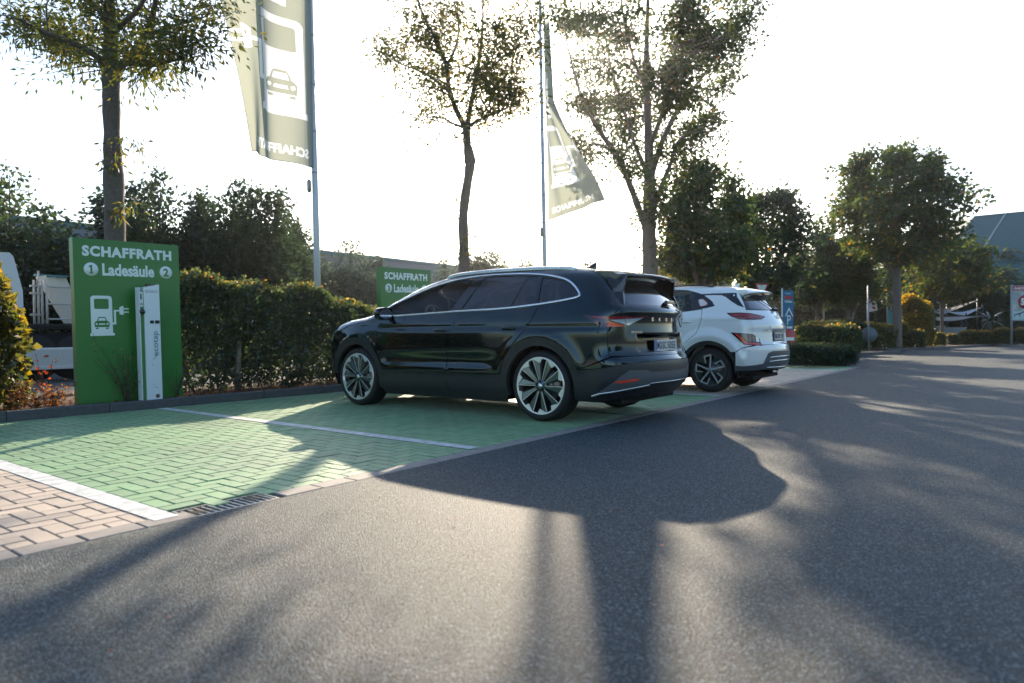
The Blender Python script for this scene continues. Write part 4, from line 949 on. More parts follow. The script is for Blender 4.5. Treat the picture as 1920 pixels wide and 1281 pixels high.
# ---------------------------------------------------------------- foliage builders
nr = np.random.RandomState(11)
def leafcloud(pos, dirs, L, W, fold=.25, aim=None, tri=False):
    """one folded four-point leaf per position; dirs = long axis"""
    n = len(pos); d = dirs/np.maximum(np.linalg.norm(dirs, axis=1, keepdims=True), 1e-6)
    r = nr.normal(size=(n, 3)); s = np.cross(d, r); s /= np.maximum(np.linalg.norm(s, axis=1, keepdims=True), 1e-6); u = np.cross(s, d)
    L = (L*nr.uniform(.7, 1.25, n))[:, None]; W = (W*nr.uniform(.75, 1.25, n))[:, None]
    V = np.stack([pos, pos+d*L*.45+s*W*.5+u*W*fold, pos+d*L, pos+d*L*.45-s*W*.5+u*W*fold], 1).reshape(-1, 3)
    F = np.arange(n*4).reshape(n, 4); return V, F
M_barkA = mat('ash_bark', (.085,.070,.058), .9, noise=(18, (.16,.135,.11), .25), bump=(40, .9, .02)); M_barkB = mat('maple_bark', (.13,.105,.085), .9, noise=(12, (.20,.165,.14), .25), bump=(34, .9, .02))
L_ash = leafmat('ash_leaves', [(0,(.030,.050,.014)),(.45,(.070,.085,.020)),(.75,(.16,.14,.03)),(1,(.34,.22,.04))], .50)
L_maple = leafmat('maple_leaves', [(0,(.024,.048,.016)),(.55,(.050,.078,.020)),(.83,(.13,.12,.025)),(1,(.36,.20,.04))], .45)
L_green = leafmat('dark_green_leaves', [(0,(.018,.036,.018)),(.6,(.035,.055,.024)),(.9,(.08,.085,.03)),(1,(.22,.15,.04))], .40)
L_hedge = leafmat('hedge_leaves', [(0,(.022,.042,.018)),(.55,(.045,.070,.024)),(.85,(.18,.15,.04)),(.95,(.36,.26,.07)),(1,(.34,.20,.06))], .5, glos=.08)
L_yellow = leafmat('yellow_leaves', [(0,(.045,.060,.016)),(.4,(.14,.13,.03)),(.75,(.45,.31,.045)),(1,(.62,.40,.06))], .5, glos=.10)
L_haze = leafmat('hazed_leaves', [(0,(.05,.075,.06)),(.7,(.085,.11,.08)),(1,(.17,.17,.10))], .35)  # paler, greyer leaf tones: distance haze put into the colour
def tree(name, label, base, trunk, limbs, blobs, leaf, L, W, per, bark, group=None, cat='tree', twigr=.012, droop=.25, sprouts=(), tintshift=0., lean=0, nclus=1.0):
    """trunk/limbs: lists of (world point, radius); blobs: (centre, (rh, rv), number of sprays)"""
    root = empty(name, base, label=label, cat=cat, group=group); B = Vector(base)
    b = MB(); sk_ = []
    def add(path, n=7):
        P = smoothpath([tuple(p)+(r,) for p, r in path], 5); pts_ = [Vector(p[:3])-B for p in P]; rr = [max(p[3], .004) for p in P]
        rr = [r*(1+.06*math.sin(i*1.7+len(P))) for i, r in enumerate(rr)]
        b.tube(pts_, rr, n); return [(p, r) for p, r in zip(pts_, rr)]
    add(trunk, 12); sk_ += [(p-B, r) for p, r in [(Vector(q[:3]), q[3]) for q in smoothpath([tuple(p)+(r,) for p, r in trunk], 5)][-12:]]
    for lm in limbs: sk_ += add(lm)[2:]
    S = np.array([tuple(p) for p, r in sk_]); pos = []; dr = []; tb = MB()
    for c, (rh, rv), k in blobs:
        c = Vector(c)-B
        for i in range(max(1, int(k*nclus))):
            e = Vector((rnd.gauss(0,.5)*rh, rnd.gauss(0,.5)*rh, rnd.gauss(0,.5)*rv))+c
            dd = np.linalg.norm(S-np.array(e)*[1,1,1], axis=1)+np.maximum(0, S[:, 2]-e.z)*1.5; j = int(dd.argmin()); s0 = Vector(S[j]); mid = (s0+e)/2+Vector((rnd.gauss(0,.1), rnd.gauss(0,.1), .12*(e-s0).length))
            P = smoothpath([tuple(s0), tuple(mid), tuple(e)], 3); lr = min(twigr*1.8, sk_[j][1]*.6)
            tb.tube(P, [lr+(twigr*.35-lr)*q/6 for q in range(7)], 4, cap=False)
            P = np.array(P); ln = max((e-s0).length, .3); m = int(per*rnd.uniform(.7, 1.3)); t = nr.uniform(max(.25, 1-1.1/ln), 1.05, m)*(len(P)-1); i0 = np.clip(t.astype(int), 0, len(P)-2); fr_ = (t-i0)[:, None]
            q = P[i0]*(1-fr_)+P[i0+1]*fr_; off = nr.normal(size=(m, 3))*[.17,.17,.13]; pos.append(q+off); dv = off/.17+nr.normal(size=(m, 3))*.5; dv[:, 2] -= droop*2; dr.append(dv)
    for c, r, k in sprouts:
        c = Vector(c)-B; off = nr.normal(size=(k, 3))*r*.5; pos.append(np.array(c)+off); dv = off/r+nr.normal(size=(k, 3))*.4; dv[:, 2] -= droop*2; dr.append(dv)
        for _ in range(4): tb.tube([tuple(c), tuple(c+Vector((rnd.gauss(0,r*.6), rnd.gauss(0,r*.6), rnd.gauss(0,r*.5))))], [.006,.003], 4, cap=False)
    b.build('trunk', bark, root); b2 = tb.build('branches', bark, root); b2['kind'] = 'stuff'
    pos = np.concatenate(pos); dr = np.concatenate(dr); V, F = leafcloud(pos, dr, L, W)
    lo, hi = pos[:, 2].min(), pos[:, 2].max(); tint = np.clip(nr.beta(1.5, 3.2, len(pos))*.95+.18*(1-(pos[:, 2]-lo)/(hi-lo))+tintshift, 0, 1)
    cr = npmesh('crown', V, F, leaf, root, tint=tint); cr['kind'] = 'stuff'; return root
def A(px, py, dd=0, D=1.0): return at(px, py, D+dd)
# tree 1: ash behind the first sign
D1 = 10.35; p = lambda x, y, d=0: at(x, y, D1+d)
b1 = p(222, 720); b1 = Vector((b1.x, b1.y, .06))
blob = lambda L_, r, k: [(c, r, k) for c in L_]
T1b = []
for (x, y, k) in ((40,70,7),(95,105,8),(150,80,9),(120,30,8),(60,15,6),(175,105,7),(240,100,8),(300,70,9),(335,100,6),(290,125,6),(385,50,7),(405,15,6),(330,20,8),(250,30,9),(200,45,8),(150,-35,9),(250,-50,9),(340,-45,9),(60,-60,8),(200,-140,10),(420,-50,6),(120,-120,8),(300,-140,9),(15,-30,6),(230,-230,9),(150,-210,7),(20,40,4),(360,-120,6)):
    T1b.append((p(x, y, rnd.uniform(-1.3, 1.3)), (.46,.34), k))
tree('ash_tree', 'slender grey-barked ash rising behind the large sign with numbers 1 and 2', b1, [(b1,.165),(p(219,600),.15),(p(216,450),.140),(p(213,330),.140),(p(210,250),.115),(p(208,150),.125),(p(207,90),.10),(p(205,0),.075),(p(207,-120),.045),(p(210,-230),.02)],
  [[(p(210,145),.08),(p(235,115),.06),(p(262,85,.3),.055),(p(283,40,.4),.05),(p(300,-30,.3),.03),(p(330,-120,.5),.015)],[(p(209,130),.06),(p(180,105,-.3),.05),(p(135,80,-.5),.042),(p(80,60,-.7),.03),(p(20,35,-.8),.012)],
   [(p(206,60),.05),(p(190,25),.045),(p(165,-10,.4),.035),(p(130,-80,.7),.02)],[(p(207,65),.05),(p(235,40,-.5),.04),(p(260,15,-.9),.03),(p(300,-50,-1.2),.015)],[(p(240,112),.04),(p(285,122,-.5),.03),(p(340,110,-.9),.012)],[(p(265,70,.3),.035),(p(320,50,.6),.025),(p(390,30,.9),.01)],[(p(170,100,.4),.035),(p(110,100,1),.02),(p(60,90,1.2),.01)]],
  T1b, L_ash, .110, .034, 56, M_barkA, twigr=.010, droop=.3, sprouts=[(p(218,275,-.2),.16,26),(p(255,272,-.2),.22,44),(p(213,310,-.2),.16,40),(p(196,300),.10,12),(p(240,385,-.2),.15,40),(p(225,400,-.2),.14,30)])
# tree 2: thin leaning ash
D2 = 15.2; p = lambda x, y, d=0: at(x, y, D2+d)
b2 = p(868, 700); b2 = Vector((b2.x, b2.y, .06)); T2 = []
for (x, y, k) in ((735,105,7),(715,80,4),(790,65,8),(700,95,3),(845,135,10),(900,125,12),(935,165,12),(965,150,9),(885,65,11),(815,175,4),(800,212,5),(785,235,2),(925,205,9),(950,60,10),(985,105,8),(840,15,10),(900,-50,10),(850,-110,9),(950,-90,9),(780,-30,7),(1000,20,7),(760,20,6),(975,200,5),(870,170,5),(760,140,4),(820,110,7),(900,-160,7),(990,-60,6)):
    T2.append((p(x, y, rnd.uniform(-1.4, 1.4)), (.55,.40), k))
tree('ash_tree', 'thin crooked ash with sparse leaves behind the roof of the dark car', b2, [(b2,.13),(p(869,600),.12),(p(870,480),.115),(p(869,400),.105),(p(880,320),.105),(p(881,300),.13),(p(876,270),.085),(p(875,240),.095)],
  [[(p(874,242),.07),(p(855,205),.055),(p(842,165),.05),(p(836,120),.045),(p(815,70,-.4),.035),(p(790,20,-.8),.025),(p(775,-40,-1),.012)],[(p(876,242),.06),(p(884,190),.05),(p(896,130,.4),.045),(p(905,50,.6),.03),(p(905,-60,.8),.015)],[(p(877,238),.04),(p(905,222,-.3),.03),(p(945,205,-.5),.02),(p(975,190,-.7),.01)],[(p(872,240),.035),(p(850,232,.3),.025),(p(830,222,.4),.02),(p(800,220,.6),.01)],[(p(846,175),.035),(p(800,140,.6),.025),(p(740,115,1),.012)],[(p(890,160),.035),(p(940,110,-.6),.025),(p(985,80,-1),.012)],[(p(838,125),.03),(p(860,60,.8),.025),(p(850,-60,1),.012)]],
  T2, L_ash, .125, .042, 62, M_barkA, twigr=.010, droop=.25, sprouts=[(p(858,360),.25,26),(p(850,400),.2,14),(p(872,450,-.2),.18,40),(p(862,470,-.2),.15,24)], tintshift=.06, group=None)
# tree 3: big field maple
D3 = 22.3; p = lambda x, y, d=0: at(x, y, D3+d)
b3 = p(1222, 660); b3 = Vector((b3.x, b3.y, .06)); T3 = []
for (x, y, k) in ((1100,215,2),(1130,200,4),(1205,130,11),(1200,40,11),(1170,190,9),(1135,130,9),(1110,60,9),(1080,130,7),(1078,172,5),(1075,60,8),(1050,20,6),(1130,230,4),(1165,260,7),(1110,290,5),(1080,300,3),(1155,300,4),(1220,215,11),(1250,150,11),(1260,80,11),(1290,180,9),(1310,120,9),(1335,60,10),(1375,90,9),(1390,40,8),(1400,120,5),(1360,170,6),(1320,230,8),(1335,260,5),(1280,255,6),(1240,280,6),(1215,310,4),(1230,380,3),(1205,400,2),(1290,20,10),(1340,-10,10),(1240,-20,10),(1150,-40,10),(1090,-40,8),(1200,-100,12),(1300,-90,11),(1120,-110,9),(1380,-50,7),(1250,-190,11),(1180,-200,9),(1320,-170,8),(1240,-280,8),(1200,345,3),(1245,330,3),(1400,10,5)):
    T3.append((p(x, y, rnd.uniform(-2.6, 2.6)), (.72,.60), k))
tree('maple_tree', 'tall field maple with open branching crown behind the white car', b3, [(b3,.30),(p(1220,560),.26),(p(1218,480),.235),(p(1217,420),.22),(p(1218,360),.20),(p(1217,290),.15),(p(1214,200),.12),(p(1212,100),.09),(p(1215,0),.06),(p(1220,-150),.03),(p(1225,-260),.012)],
  [[(p(1212,430),.12),(p(1195,385),.11),(p(1180,345),.10),(p(1155,290),.09),(p(1120,240,-.5),.075),(p(1090,180,-1),.055),(p(1070,110,-1.3),.035),(p(1055,40,-1.6),.015)],[(p(1224,400),.09),(p(1240,350),.08),(p(1258,305),.065),(p(1270,268),.05),(p(1310,240,.8),.03),(p(1340,235,1.2),.015)],
   [(p(1218,345),.10),(p(1240,270,.4),.09),(p(1275,200,.8),.07),(p(1320,140,1.2),.05),(p(1360,80,1.6),.035),(p(1385,30,1.8),.015)],[(p(1216,330),.08),(p(1190,270,.8),.07),(p(1165,190,1.4),.05),(p(1140,100,1.8),.035),(p(1120,-40,2),.015)],
   [(p(1217,280),.08),(p(1245,200,-.8),.07),(p(1262,110,-1.4),.05),(p(1285,0,-1.8),.035),(p(1310,-120,-2),.015)],[(p(1150,285),.06),(p(1115,270,.6),.04),(p(1085,290,1),.02)],[(p(1130,250),.05),(p(1100,210,.8),.035),(p(1060,190,1.6),.015)],[(p(1214,180),.06),(p(1185,100,-.8),.045),(p(1165,0,-1.4),.03),(p(1170,-130,-1.6),.012)],[(p(1300,165,1),.045),(p(1350,165,1.8),.03),(p(1390,120,2.2),.012)]],
  T3, L_maple, .128, .095, 88, M_barkB, twigr=.016, droop=.15, sprouts=[(p(1235,350,-.3),.35,50),(p(1205,370),.3,30)])
# generic round-headed maples along the lane on the right
def round_tree(name, label, base, h, r, trunk_h, nsp, leaf=L_maple, bark=M_barkB, stems=1, tshift=0., per=42, L=.17, group='small maples along the far lane', tr=.11):
    B = Vector(base); T = []; H = h-trunk_h
    for i in range(nsp):
        a = rnd.uniform(0, 2*PI); q = rnd.uniform(0, 1); z = trunk_h+H*(.08+.88*q); rr = r*math.sqrt(max(.05, 1-((q-.42)/.62)**2))*rnd.uniform(.35, .98)
        T.append((B+Vector((rr*math.cos(a), rr*math.sin(a), z)), (.42*r/2,.30*r/2), 3))
    limbs = []
    for i in range(8):
        a = i*2.4+rnd.uniform(-.3,.3); f = rnd.uniform(.6,1); z0 = trunk_h*rnd.uniform(.85,1.05)
        limbs.append([(B+Vector((0,0,z0)), tr*.5), (B+Vector((math.cos(a)*r*.25, math.sin(a)*r*.25, z0+H*.22)), tr*.36), (B+Vector((math.cos(a)*r*.55*f, math.sin(a)*r*.55*f, z0+H*.55)), tr*.2), (B+Vector((math.cos(a)*r*.7*f, math.sin(a)*r*.7*f, z0+H*.8)), .02)])
    tk = [(B,tr*1.25),(B+Vector((.03,0,trunk_h*.5)),tr),(B+Vector((-.02,.02,trunk_h)),tr*.9),(B+Vector((.05,0,trunk_h+H*.45)),tr*.5),(B+Vector((0,0,h*.92)),.02)]
    if stems > 1:
        for s in range(stems-1):
            a = s*2.5+.6; limbs.append([(B, tr*.8), (B+Vector((math.cos(a)*.5, math.sin(a)*.5, trunk_h)), tr*.6), (B+Vector((math.cos(a)*1.2, math.sin(a)*1.2, trunk_h+H*.4)), .03)])
    return tree(name, label, base, tk, limbs, T, leaf, L, L*.72, per, bark, group=group, twigr=.014, tintshift=tshift)
G = 'small maples along the far lane'
t1 = round_tree('maple_tree', 'bushy multi-stemmed maple behind the white car roof', (21.9,8.6,.08), 6.5, 2.0, 2.2, 84, L_maple, stems=3, per=44)
t2 = round_tree('maple_tree', 'dense dark maple right of the bushy multi-stemmed one, above the blue parking sign', (27.8,8.4,.08), 6.3, 2.2, 2.1, 80, L_green, per=40)
t5 = round_tree('maple_tree', 'tall maple with straight smooth trunk on the far kerb island, its left side golden', (34.4,4.7,.08), 8.9, 3.1, 3.6, 120, L_maple, tr=.18, tshift=.06, per=46, L=.20)
t3 = copy_thing(t2, (38.2,8.9,.08), 1.9, (.85,.85,.93), 'maple with two pale banners behind its trunk, left of the golden tall one')
t4 = copy_thing(t1, (37.2,7.2,.08), 2.6, .85, 'slim maple between the banner poles, yellow leaves low on its trunk')
t6 = round_tree('maple_tree', 'low spreading maple with yellow lower leaves beside the canopies', (44.6,3.9,.08), 5.7, 2.6, 2.5, 70, L_maple, tr=.09, tshift=.12, per=40, L=.20)
t7 = copy_thing(t2, (52,6.2,.08), .7, (1.15,1.15,.95), 'dark maple rising behind the festival billboard')
# trees behind the photographer, seen only as reflections in the paintwork
for (x, y, s, r_, w_) in ((-20,-4,1.3,.4,'left one'),(-2,-22,1.4,2.2,'middle one'),(12,-25,1.5,3.1,'right one')):
    copy_thing(t2, (x,y,0), r_, s, 'dark street tree across the lane behind the photographer, '+w_)

# bushy background trees on the left: cones of dense foliage
def bush_tree(name, label, base, h, r, n, leaf=L_green, L=.16, group=None, spikes=9, tshift=0, flat=.5, cat='tree'):
    root = empty(name, base, label=label, cat=cat, group=group); pos = []; b = MB(); b.tube([(0,0,0),(.05,0,h*.3),(0,.05,h*.7)], [.13,.09,.03], 6)
    sp = [(rnd.uniform(-.75,.75)*r, rnd.uniform(-.75,.75)*r, rnd.uniform(.66,1.0)*h, rnd.uniform(.30,.52)*r) for _ in range(spikes+3)]
    for x, y, hh, w in sp:
        m = n//(spikes+3); z = nr.beta(1.25, 1.15, m)*hh; lump = nr.randint(0, 26, m); ph = nr.uniform(0, 2*PI, 26); pz = nr.uniform(0, 1, 26)
        a = ph[lump]+nr.normal(0, .35, m); rad = w*np.sqrt(np.clip(1.06-(z/hh)**2.6, 0.03, 1))*nr.uniform(.45, 1.2, m)*(1+.45*np.sin(ph[lump]*3+z*2.2))
        pos.append(np.stack([x+rad*np.cos(a), y+rad*np.sin(a), np.clip(z+nr.normal(0,.1,m), .05, None)], 1)); b.tube([(0,0,h*.15),(x*.6,y*.6,hh*.5),(x,y,hh*.95)], [.06,.04,.01], 5)
    m = n//2; a = nr.uniform(0, 2*PI, m); z = nr.uniform(.02, flat+.2, m)*h; rad = r*nr.uniform(.5, 1.0, m)*np.sqrt(np.clip(1.1-(z/h)**2, .1, 1)); pos.append(np.stack([rad*np.cos(a), rad*np.sin(a), z], 1))
    P = np.concatenate(pos); dv = P*[1,1,0]+nr.normal(size=P.shape)*.9; V, F = leafcloud(P, dv, L, L*.65)
    b.build('trunk', M_barkA, root); c = npmesh('crown', V, F, leaf, root, tint=np.clip(nr.beta(1.4,3.6,len(P))+tshift, 0, 1)); c['kind'] = 'stuff'; return root
GB = 'dense bushy trees in front of the warehouse'
def gp(px, D): v = at(px, 640, D); return (v.x, v.y, 0)
q1 = bush_tree('bushy_tree', 'bushy tree with warm-lit leaves at the left edge above the white van cab', gp(20, 19), 5.4, 1.9, 15000, L_hedge, group=GB, tshift=-.02)
q2 = bush_tree('bushy_tree', 'dark bushy tree right of the ash trunk, with thin upright shoots', gp(320, 22), 5.9, 2.0, 17000, L_green, group=GB)
q3 = copy_thing(q2, gp(455, 22.5), 2.1, (.9,.9,1.0), 'dark bushy tree left of the large pale banner pole, tallest of its clump')
q4 = copy_thing(q2, gp(525, 24), 4.0, (.72,.72,.86), 'narrow dark bushy tree just left of the front flag pole')
q5 = bush_tree('bushy_tree', 'greyer bushy tree between the front flag pole and the farther green sign', gp(662, 30), 5.0, 2.2, 14000, L_haze, group=GB)
q6 = copy_thing(q5, gp(585, 29), 1.2, (.6,.6,.78), 'low grey shrub tree behind the base of the front flag pole')
q7 = copy_thing(q5, gp(925, 37), 3.0, (1.3,1.3,1.13), 'hazy bushy tree right of the thin crooked ash')
q8 = copy_thing(q5, gp(865, 36), 5.0, (.8,.8,1.0), 'hazy bushy tree directly behind the thin crooked ash trunk')
q9 = copy_thing(q5, gp(1075, 52), .5, (1.3,1.3,1.28), 'distant hazy tree right of the second flag pole')
q10 = copy_thing(q2, gp(245, 24), .9, (.6,.6,.8), 'small dark bushy tree half hidden by the ash trunk')
# far wood beyond the lane
W = []; 
for i in range(26000):
    px = rnd.choice((rnd.uniform(1225,1960), rnd.uniform(1225,1700))); D = rnd.uniform(76, 100); v = at(px, 640, D)
    top = 7.0+2.0*math.sin(px*.021)+1.3*math.sin(px*.057+1)+.8*math.sin(px*.13)+max(0, (px-1300)/260)
    W.append((v.x, v.y, rnd.betavariate(1.3,1.05)*top+rnd.gauss(0,.2)))
W = np.array(W); V, F = leafcloud(W, nr.normal(size=W.shape), .85, .6); o = npmesh('far_wood', V, F, L_haze, tint=nr.beta(1.5,3,len(W))); tag(o, 'hazy wood filling the horizon behind the lane trees', 'wood', kind='stuff')
for (px, D, s, lab) in ((1520, 60, 1.35, 'pale sunlit willow-like tree behind the blue parking sign'), (1850, 58, 1.1, 'dark rounded tree below the slate roof, right of the canopies'), (1475, 62, 1.1, 'hazy tree left of the blue parking sign')):
    copy_thing(q1 if px == 1520 else q2, gp(px, D), px*.01, (1.6*s,1.6*s,1.15*s), lab)
copy_thing(q2, gp(1795, 50), 2.2, (1.6,1.6,.98), 'dark bush mass behind the canopies'); copy_thing(q2, gp(1700, 56), 1.2, (1.7,1.7,1.1), 'dark bush mass behind the round golden shrub')
copy_thing(q1, gp(1905, 72), 1.0, (2.3,2.3,2.35), 'sunlit tree top showing above the slate roof ridge')
# ---------------------------------------------------------------- hedges and shrubs
def hedge(name, label, pts_, w, h, n, leaf, L=.06, cat='hedge', group=None, z0=.07, inner=True, jag=.07, tsh=0., gap=.0, top_bias=.35):
    """a clipped hedge: leaves on the shell of a bulging wall along pts_ plus twigs inside"""
    P = np.array(pts_, float); seg = np.linalg.norm(np.diff(P, axis=0), axis=1); cum = np.concatenate([[0], np.cumsum(seg)]); Lt = cum[-1]; root = empty(name, (P[0][0], P[0][1], 0), label=label, cat=cat, group=group)
    def along(s): return np.stack([np.interp(s, cum, P[:, 0]), np.interp(s, cum, P[:, 1])], 1)
    hh = (lambda s: np.interp(s/Lt, *h)) if isinstance(h, tuple) else (lambda s: np.full(len(s), h))
    s = nr.uniform(0, Lt, n); c = along(s); d = along(np.clip(s+.05, 0, Lt))-along(np.clip(s-.05, 0, Lt)); d /= np.maximum(np.linalg.norm(d, axis=1, keepdims=True), 1e-6); nn = np.stack([-d[:, 1], d[:, 0]], 1)
    H = hh(s)*(1+jag*np.sin(s*5.1)*np.sin(s*1.7+1)); u = nr.uniform(0, 1, n); k = nr.uniform(0, 1, n)
    side = np.where(nr.uniform(0, 1, n) < .68, -1, 1); z = np.where(k < top_bias, H*nr.uniform(.90, 1.05, n), H*nr.uniform(.06, 1.0, n)); lat = np.where(k < top_bias, nr.uniform(-1, 1, n), side*nr.uniform(.65, 1.08, n))
    prof = np.sqrt(np.clip(1-(np.maximum(z/H-.72, 0)/.36)**2, .15, 1)); bul = 1+.16*np.sin(s*4.3+z*3)+.12*np.sin(s*9.7-z*5)
    e = np.minimum(s, Lt-s)/(w*.5); end = np.sqrt(np.clip(1-(1-np.clip(e, 0, 1))**2, .08, 1))
    o2 = lat*w/2*prof*bul*end
    p3 = np.stack([c[:, 0]+nn[:, 0]*o2, c[:, 1]+nn[:, 1]*o2, z0+z*(.8+.2*end)], 1)+nr.normal(0, .03, (n, 3))-[P[0][0], P[0][1], 0]
    if gap: keep = (nr.uniform(0,1,n) > gap*np.exp(-((z/H-.30)/.22)**2)*(.6+.4*np.sin(s*3.0+z*4))); p3 = p3[keep]; z = z[keep]; H = H[keep]; nn = nn[keep]; side = side[keep]
    dv = np.concatenate([nn*side[:, None]*.6, np.full((len(nn), 1), .25)], 1)+nr.normal(0, .6, (len(nn), 3)); V, F = leafcloud(p3, dv, L, L*.75)
    tint = np.clip(nr.beta(1.3, 3.6, len(p3))+.34*np.clip((z/H-.86)/.16, 0, 1)+tsh, 0, 1); f = npmesh('foliage', V, F, leaf, root, tint=tint); f['kind'] = 'stuff'  # top leaves tinted golden to imitate a backlit rim
    if inner:
        b = MB(); hm = float(np.mean(hh(np.array([0., Lt/2, Lt]))))
        for i in range(int(Lt*7)):
            ss = rnd.uniform(.15, max(.2, Lt-.15)); q = along(np.array([ss]))[0]-P[0][:2]; x, y = q; hq = float(hh(np.array([ss]))[0]); r0 = rnd.uniform(.008,.016) if rnd.random() < .86 else .028
            pt = [(x, y, z0)]
            for j in range(1, 5): x += rnd.gauss(0,.10); y += rnd.gauss(0,.09)*w; pt.append((x, y, z0+hq*.22*j))
            b.tube(pt, [r0*(1-.17*j) for j in range(5)], 5, cap=False)
            for _ in range(3):
                k_ = rnd.randint(1,3); bx, by, bz = pt[k_]; b.tube([(bx,by,bz),(bx+rnd.gauss(0,.2),by+rnd.gauss(0,.16),bz+rnd.uniform(.05,.35))], [r0*.5,.004], 4, cap=False)
        tag(b.build('stems', M_barkB, root), kind='stuff')
    return root
hedge('hedge', 'clipped hedge with top tinted gold as if backlit, between the large sign and the dark car', [(4.62,9.42),(6.4,9.45),(8.3,9.5)], 1.05, ([0,.3,.55,.8,1],[1.52,1.55,1.46,1.34,1.24]), 36000, L_hedge, L=.062, gap=.55)
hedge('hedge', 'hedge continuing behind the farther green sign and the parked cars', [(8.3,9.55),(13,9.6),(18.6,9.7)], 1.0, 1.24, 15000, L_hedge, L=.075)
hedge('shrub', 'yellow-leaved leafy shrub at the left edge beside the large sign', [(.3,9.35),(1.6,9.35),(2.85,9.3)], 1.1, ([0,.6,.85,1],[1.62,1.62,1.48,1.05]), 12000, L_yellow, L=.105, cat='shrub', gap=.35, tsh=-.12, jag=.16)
tr_ = MB().tube([(5.40,9.02,.06),(5.39,9.0,.35),(5.42,9.02,.72),(5.38,9.06,.98),(5.30,9.1,1.2)], [.05,.042,.038,.034,.02], 8)
tr_.tube([(5.41,9.02,.82),(5.52,9.05,.95),(5.62,9.1,1.12)], [.025,.018,.01], 6); tr_.tube([(5.41,9.02,.75),(5.28,9.0,.92),(5.15,9.05,1.1)], [.022,.016,.01], 6); tg_ = tr_.build('bare_shrub', mat('pale_bark', (.26,.21,.16), .9, noise=(20, (.16,.12,.09), .2), bump=(40,.8,.01))); tag(tg_, 'pale crooked bare shrub trunk in front of the clipped hedge', 'shrub')
def low(px0, px1, D0, D1, h, w, n, label, leaf=L_green, L=.10, tsh=0., cat='hedge', group=None, jag=.05):
    a, b_ = at(px0, 640, D0), at(px1, 640, D1); return hedge('low_hedge' if cat == 'hedge' else 'shrub', label, [(a.x,a.y),((a.x+b_.x)/2,(a.y+b_.y)/2),(b_.x,b_.y)], w, h, n, leaf, L=L, cat=cat, group=group, inner=False, tsh=tsh, jag=jag)  # raised tsh warms the leaf colour, imitating sunlit tops
low(1470, 1578, 17.3, 17.8, .42, 1.7, 9000, 'low dark ground-cover shrub on the nearest kerb island', L_green, .07, cat='shrub')
low(1496, 1604, 24.6, 25.2, .95, 1.4, 9000, 'brown-topped clipped hedge behind the nearest island shrub', L_hedge, .09, .12)
low(1512, 1612, 29, 30, 1.15, 2.0, 8000, 'green spreading clipped hedge behind the brown-topped one', L_green, .10, .08)
low(1470, 1540, 30, 31, .9, 1.4, 4000, 'brownish hedge left of the spreading green one, beside the no entry sign', L_hedge, .10, .1)
low(1612, 1665, 30.2, 30.6, 1.05, 1.5, 6000, 'golden-tipped hedge left of the tall smooth trunk', L_yellow, .10, -.05)
low(1676, 1700, 31.5, 31.5, 1.1, 1.3, 4000, 'golden-tipped bush right of the tall smooth trunk', L_yellow, .10, -.05)
low(1690, 1742, 33.2, 33.2, 2.25, 1.9, 11000, 'tall rounded golden shrub by the kerb', L_yellow, .11, .05, cat='shrub', jag=.12)
low(1698, 1731, 31, 31, .78, 1.1, 5000, 'ball-clipped brown shrub in front of the tall golden shrub', L_hedge, .07, .2, cat='shrub', jag=0)
for px, D, h, lab in ((1741, 34.5, .50, 'first small clipped ball right of the golden shrub'), (1760, 35, .62, 'second and largest of the small clipped balls'), (1785, 36.5, .55, 'last small clipped ball before the long low hedge')):
    low(px-9, px+9, D, D, h, .7, 1800, lab, L_hedge, .08, .15, cat='shrub', group='small clipped balls on the far kerb', jag=0)
low(1800, 1862, 37.5, 36.8, .70, 1.1, 7000, 'rusty low hedge along the far kerb, left piece', L_hedge, .08, .25)
low(1862, 1990, 37.0, 35.5, .82, 1.1, 9000, 'rusty low hedge along the far kerb, right piece under the garden poster', L_hedge, .08, .23)
# weeds and twigs
def weed(x, y, n, h, label, leaf=L_litter if False else L_yellow, L=.03, col=None, spread=.2, nl=60):
    r = empty('weed', (x,y,.08), label=label, cat='weed', group='weeds along the kerb'); b = MB(); pos = []
    for i in range(n):
        a = rnd.uniform(0,2*PI); dx, dy = math.cos(a)*rnd.uniform(.2,1)*spread, math.sin(a)*rnd.uniform(.1,.5)*spread; hh = h*rnd.uniform(.5,1)
        P = smoothpath([(0+rnd.gauss(0,.02),0,0),(dx*.4,dy*.4,hh*.5),(dx,dy,hh)], 3); b.tube(P, [.0022]*len(P), 3, cap=False)
        for k in range(nl//n): q = P[rnd.randint(1,len(P)-1)]; pos.append((q[0]+rnd.gauss(0,.03), q[1]+rnd.gauss(0,.03), q[2]+rnd.gauss(0,.03)))
    b.build('stalk', mat('twig', (.05,.035,.025), .9) if 'twig' not in bpy.data.materials else bpy.data.materials['twig'], r); pos = np.array(pos); V, F = leafcloud(pos, nr.normal(size=pos.shape), L, L*.6)
    f = npmesh('foliage', V, F, leaf, r, tint=nr.uniform(0,1,len(pos))); f['kind'] = 'stuff'
L_dry = leafmat('dry_weed_leaves', [(0,(.05,.03,.02)),(.5,(.13,.07,.03)),(1,(.35,.17,.05))], .4)
weed(3.74,8.64,26,.80,'dark dry weed with few yellow leaves leaning on the large sign beside the post', L_dry, .030, spread=.42, nl=200)
weed(4.32,8.64,16,.45,'dry weed right of the charging post', L_dry, .026, spread=.32, nl=50)
weed(3.95,8.60,6,.28,'short weed at the foot of the charging post', L_yellow, .024, spread=.2, nl=34)
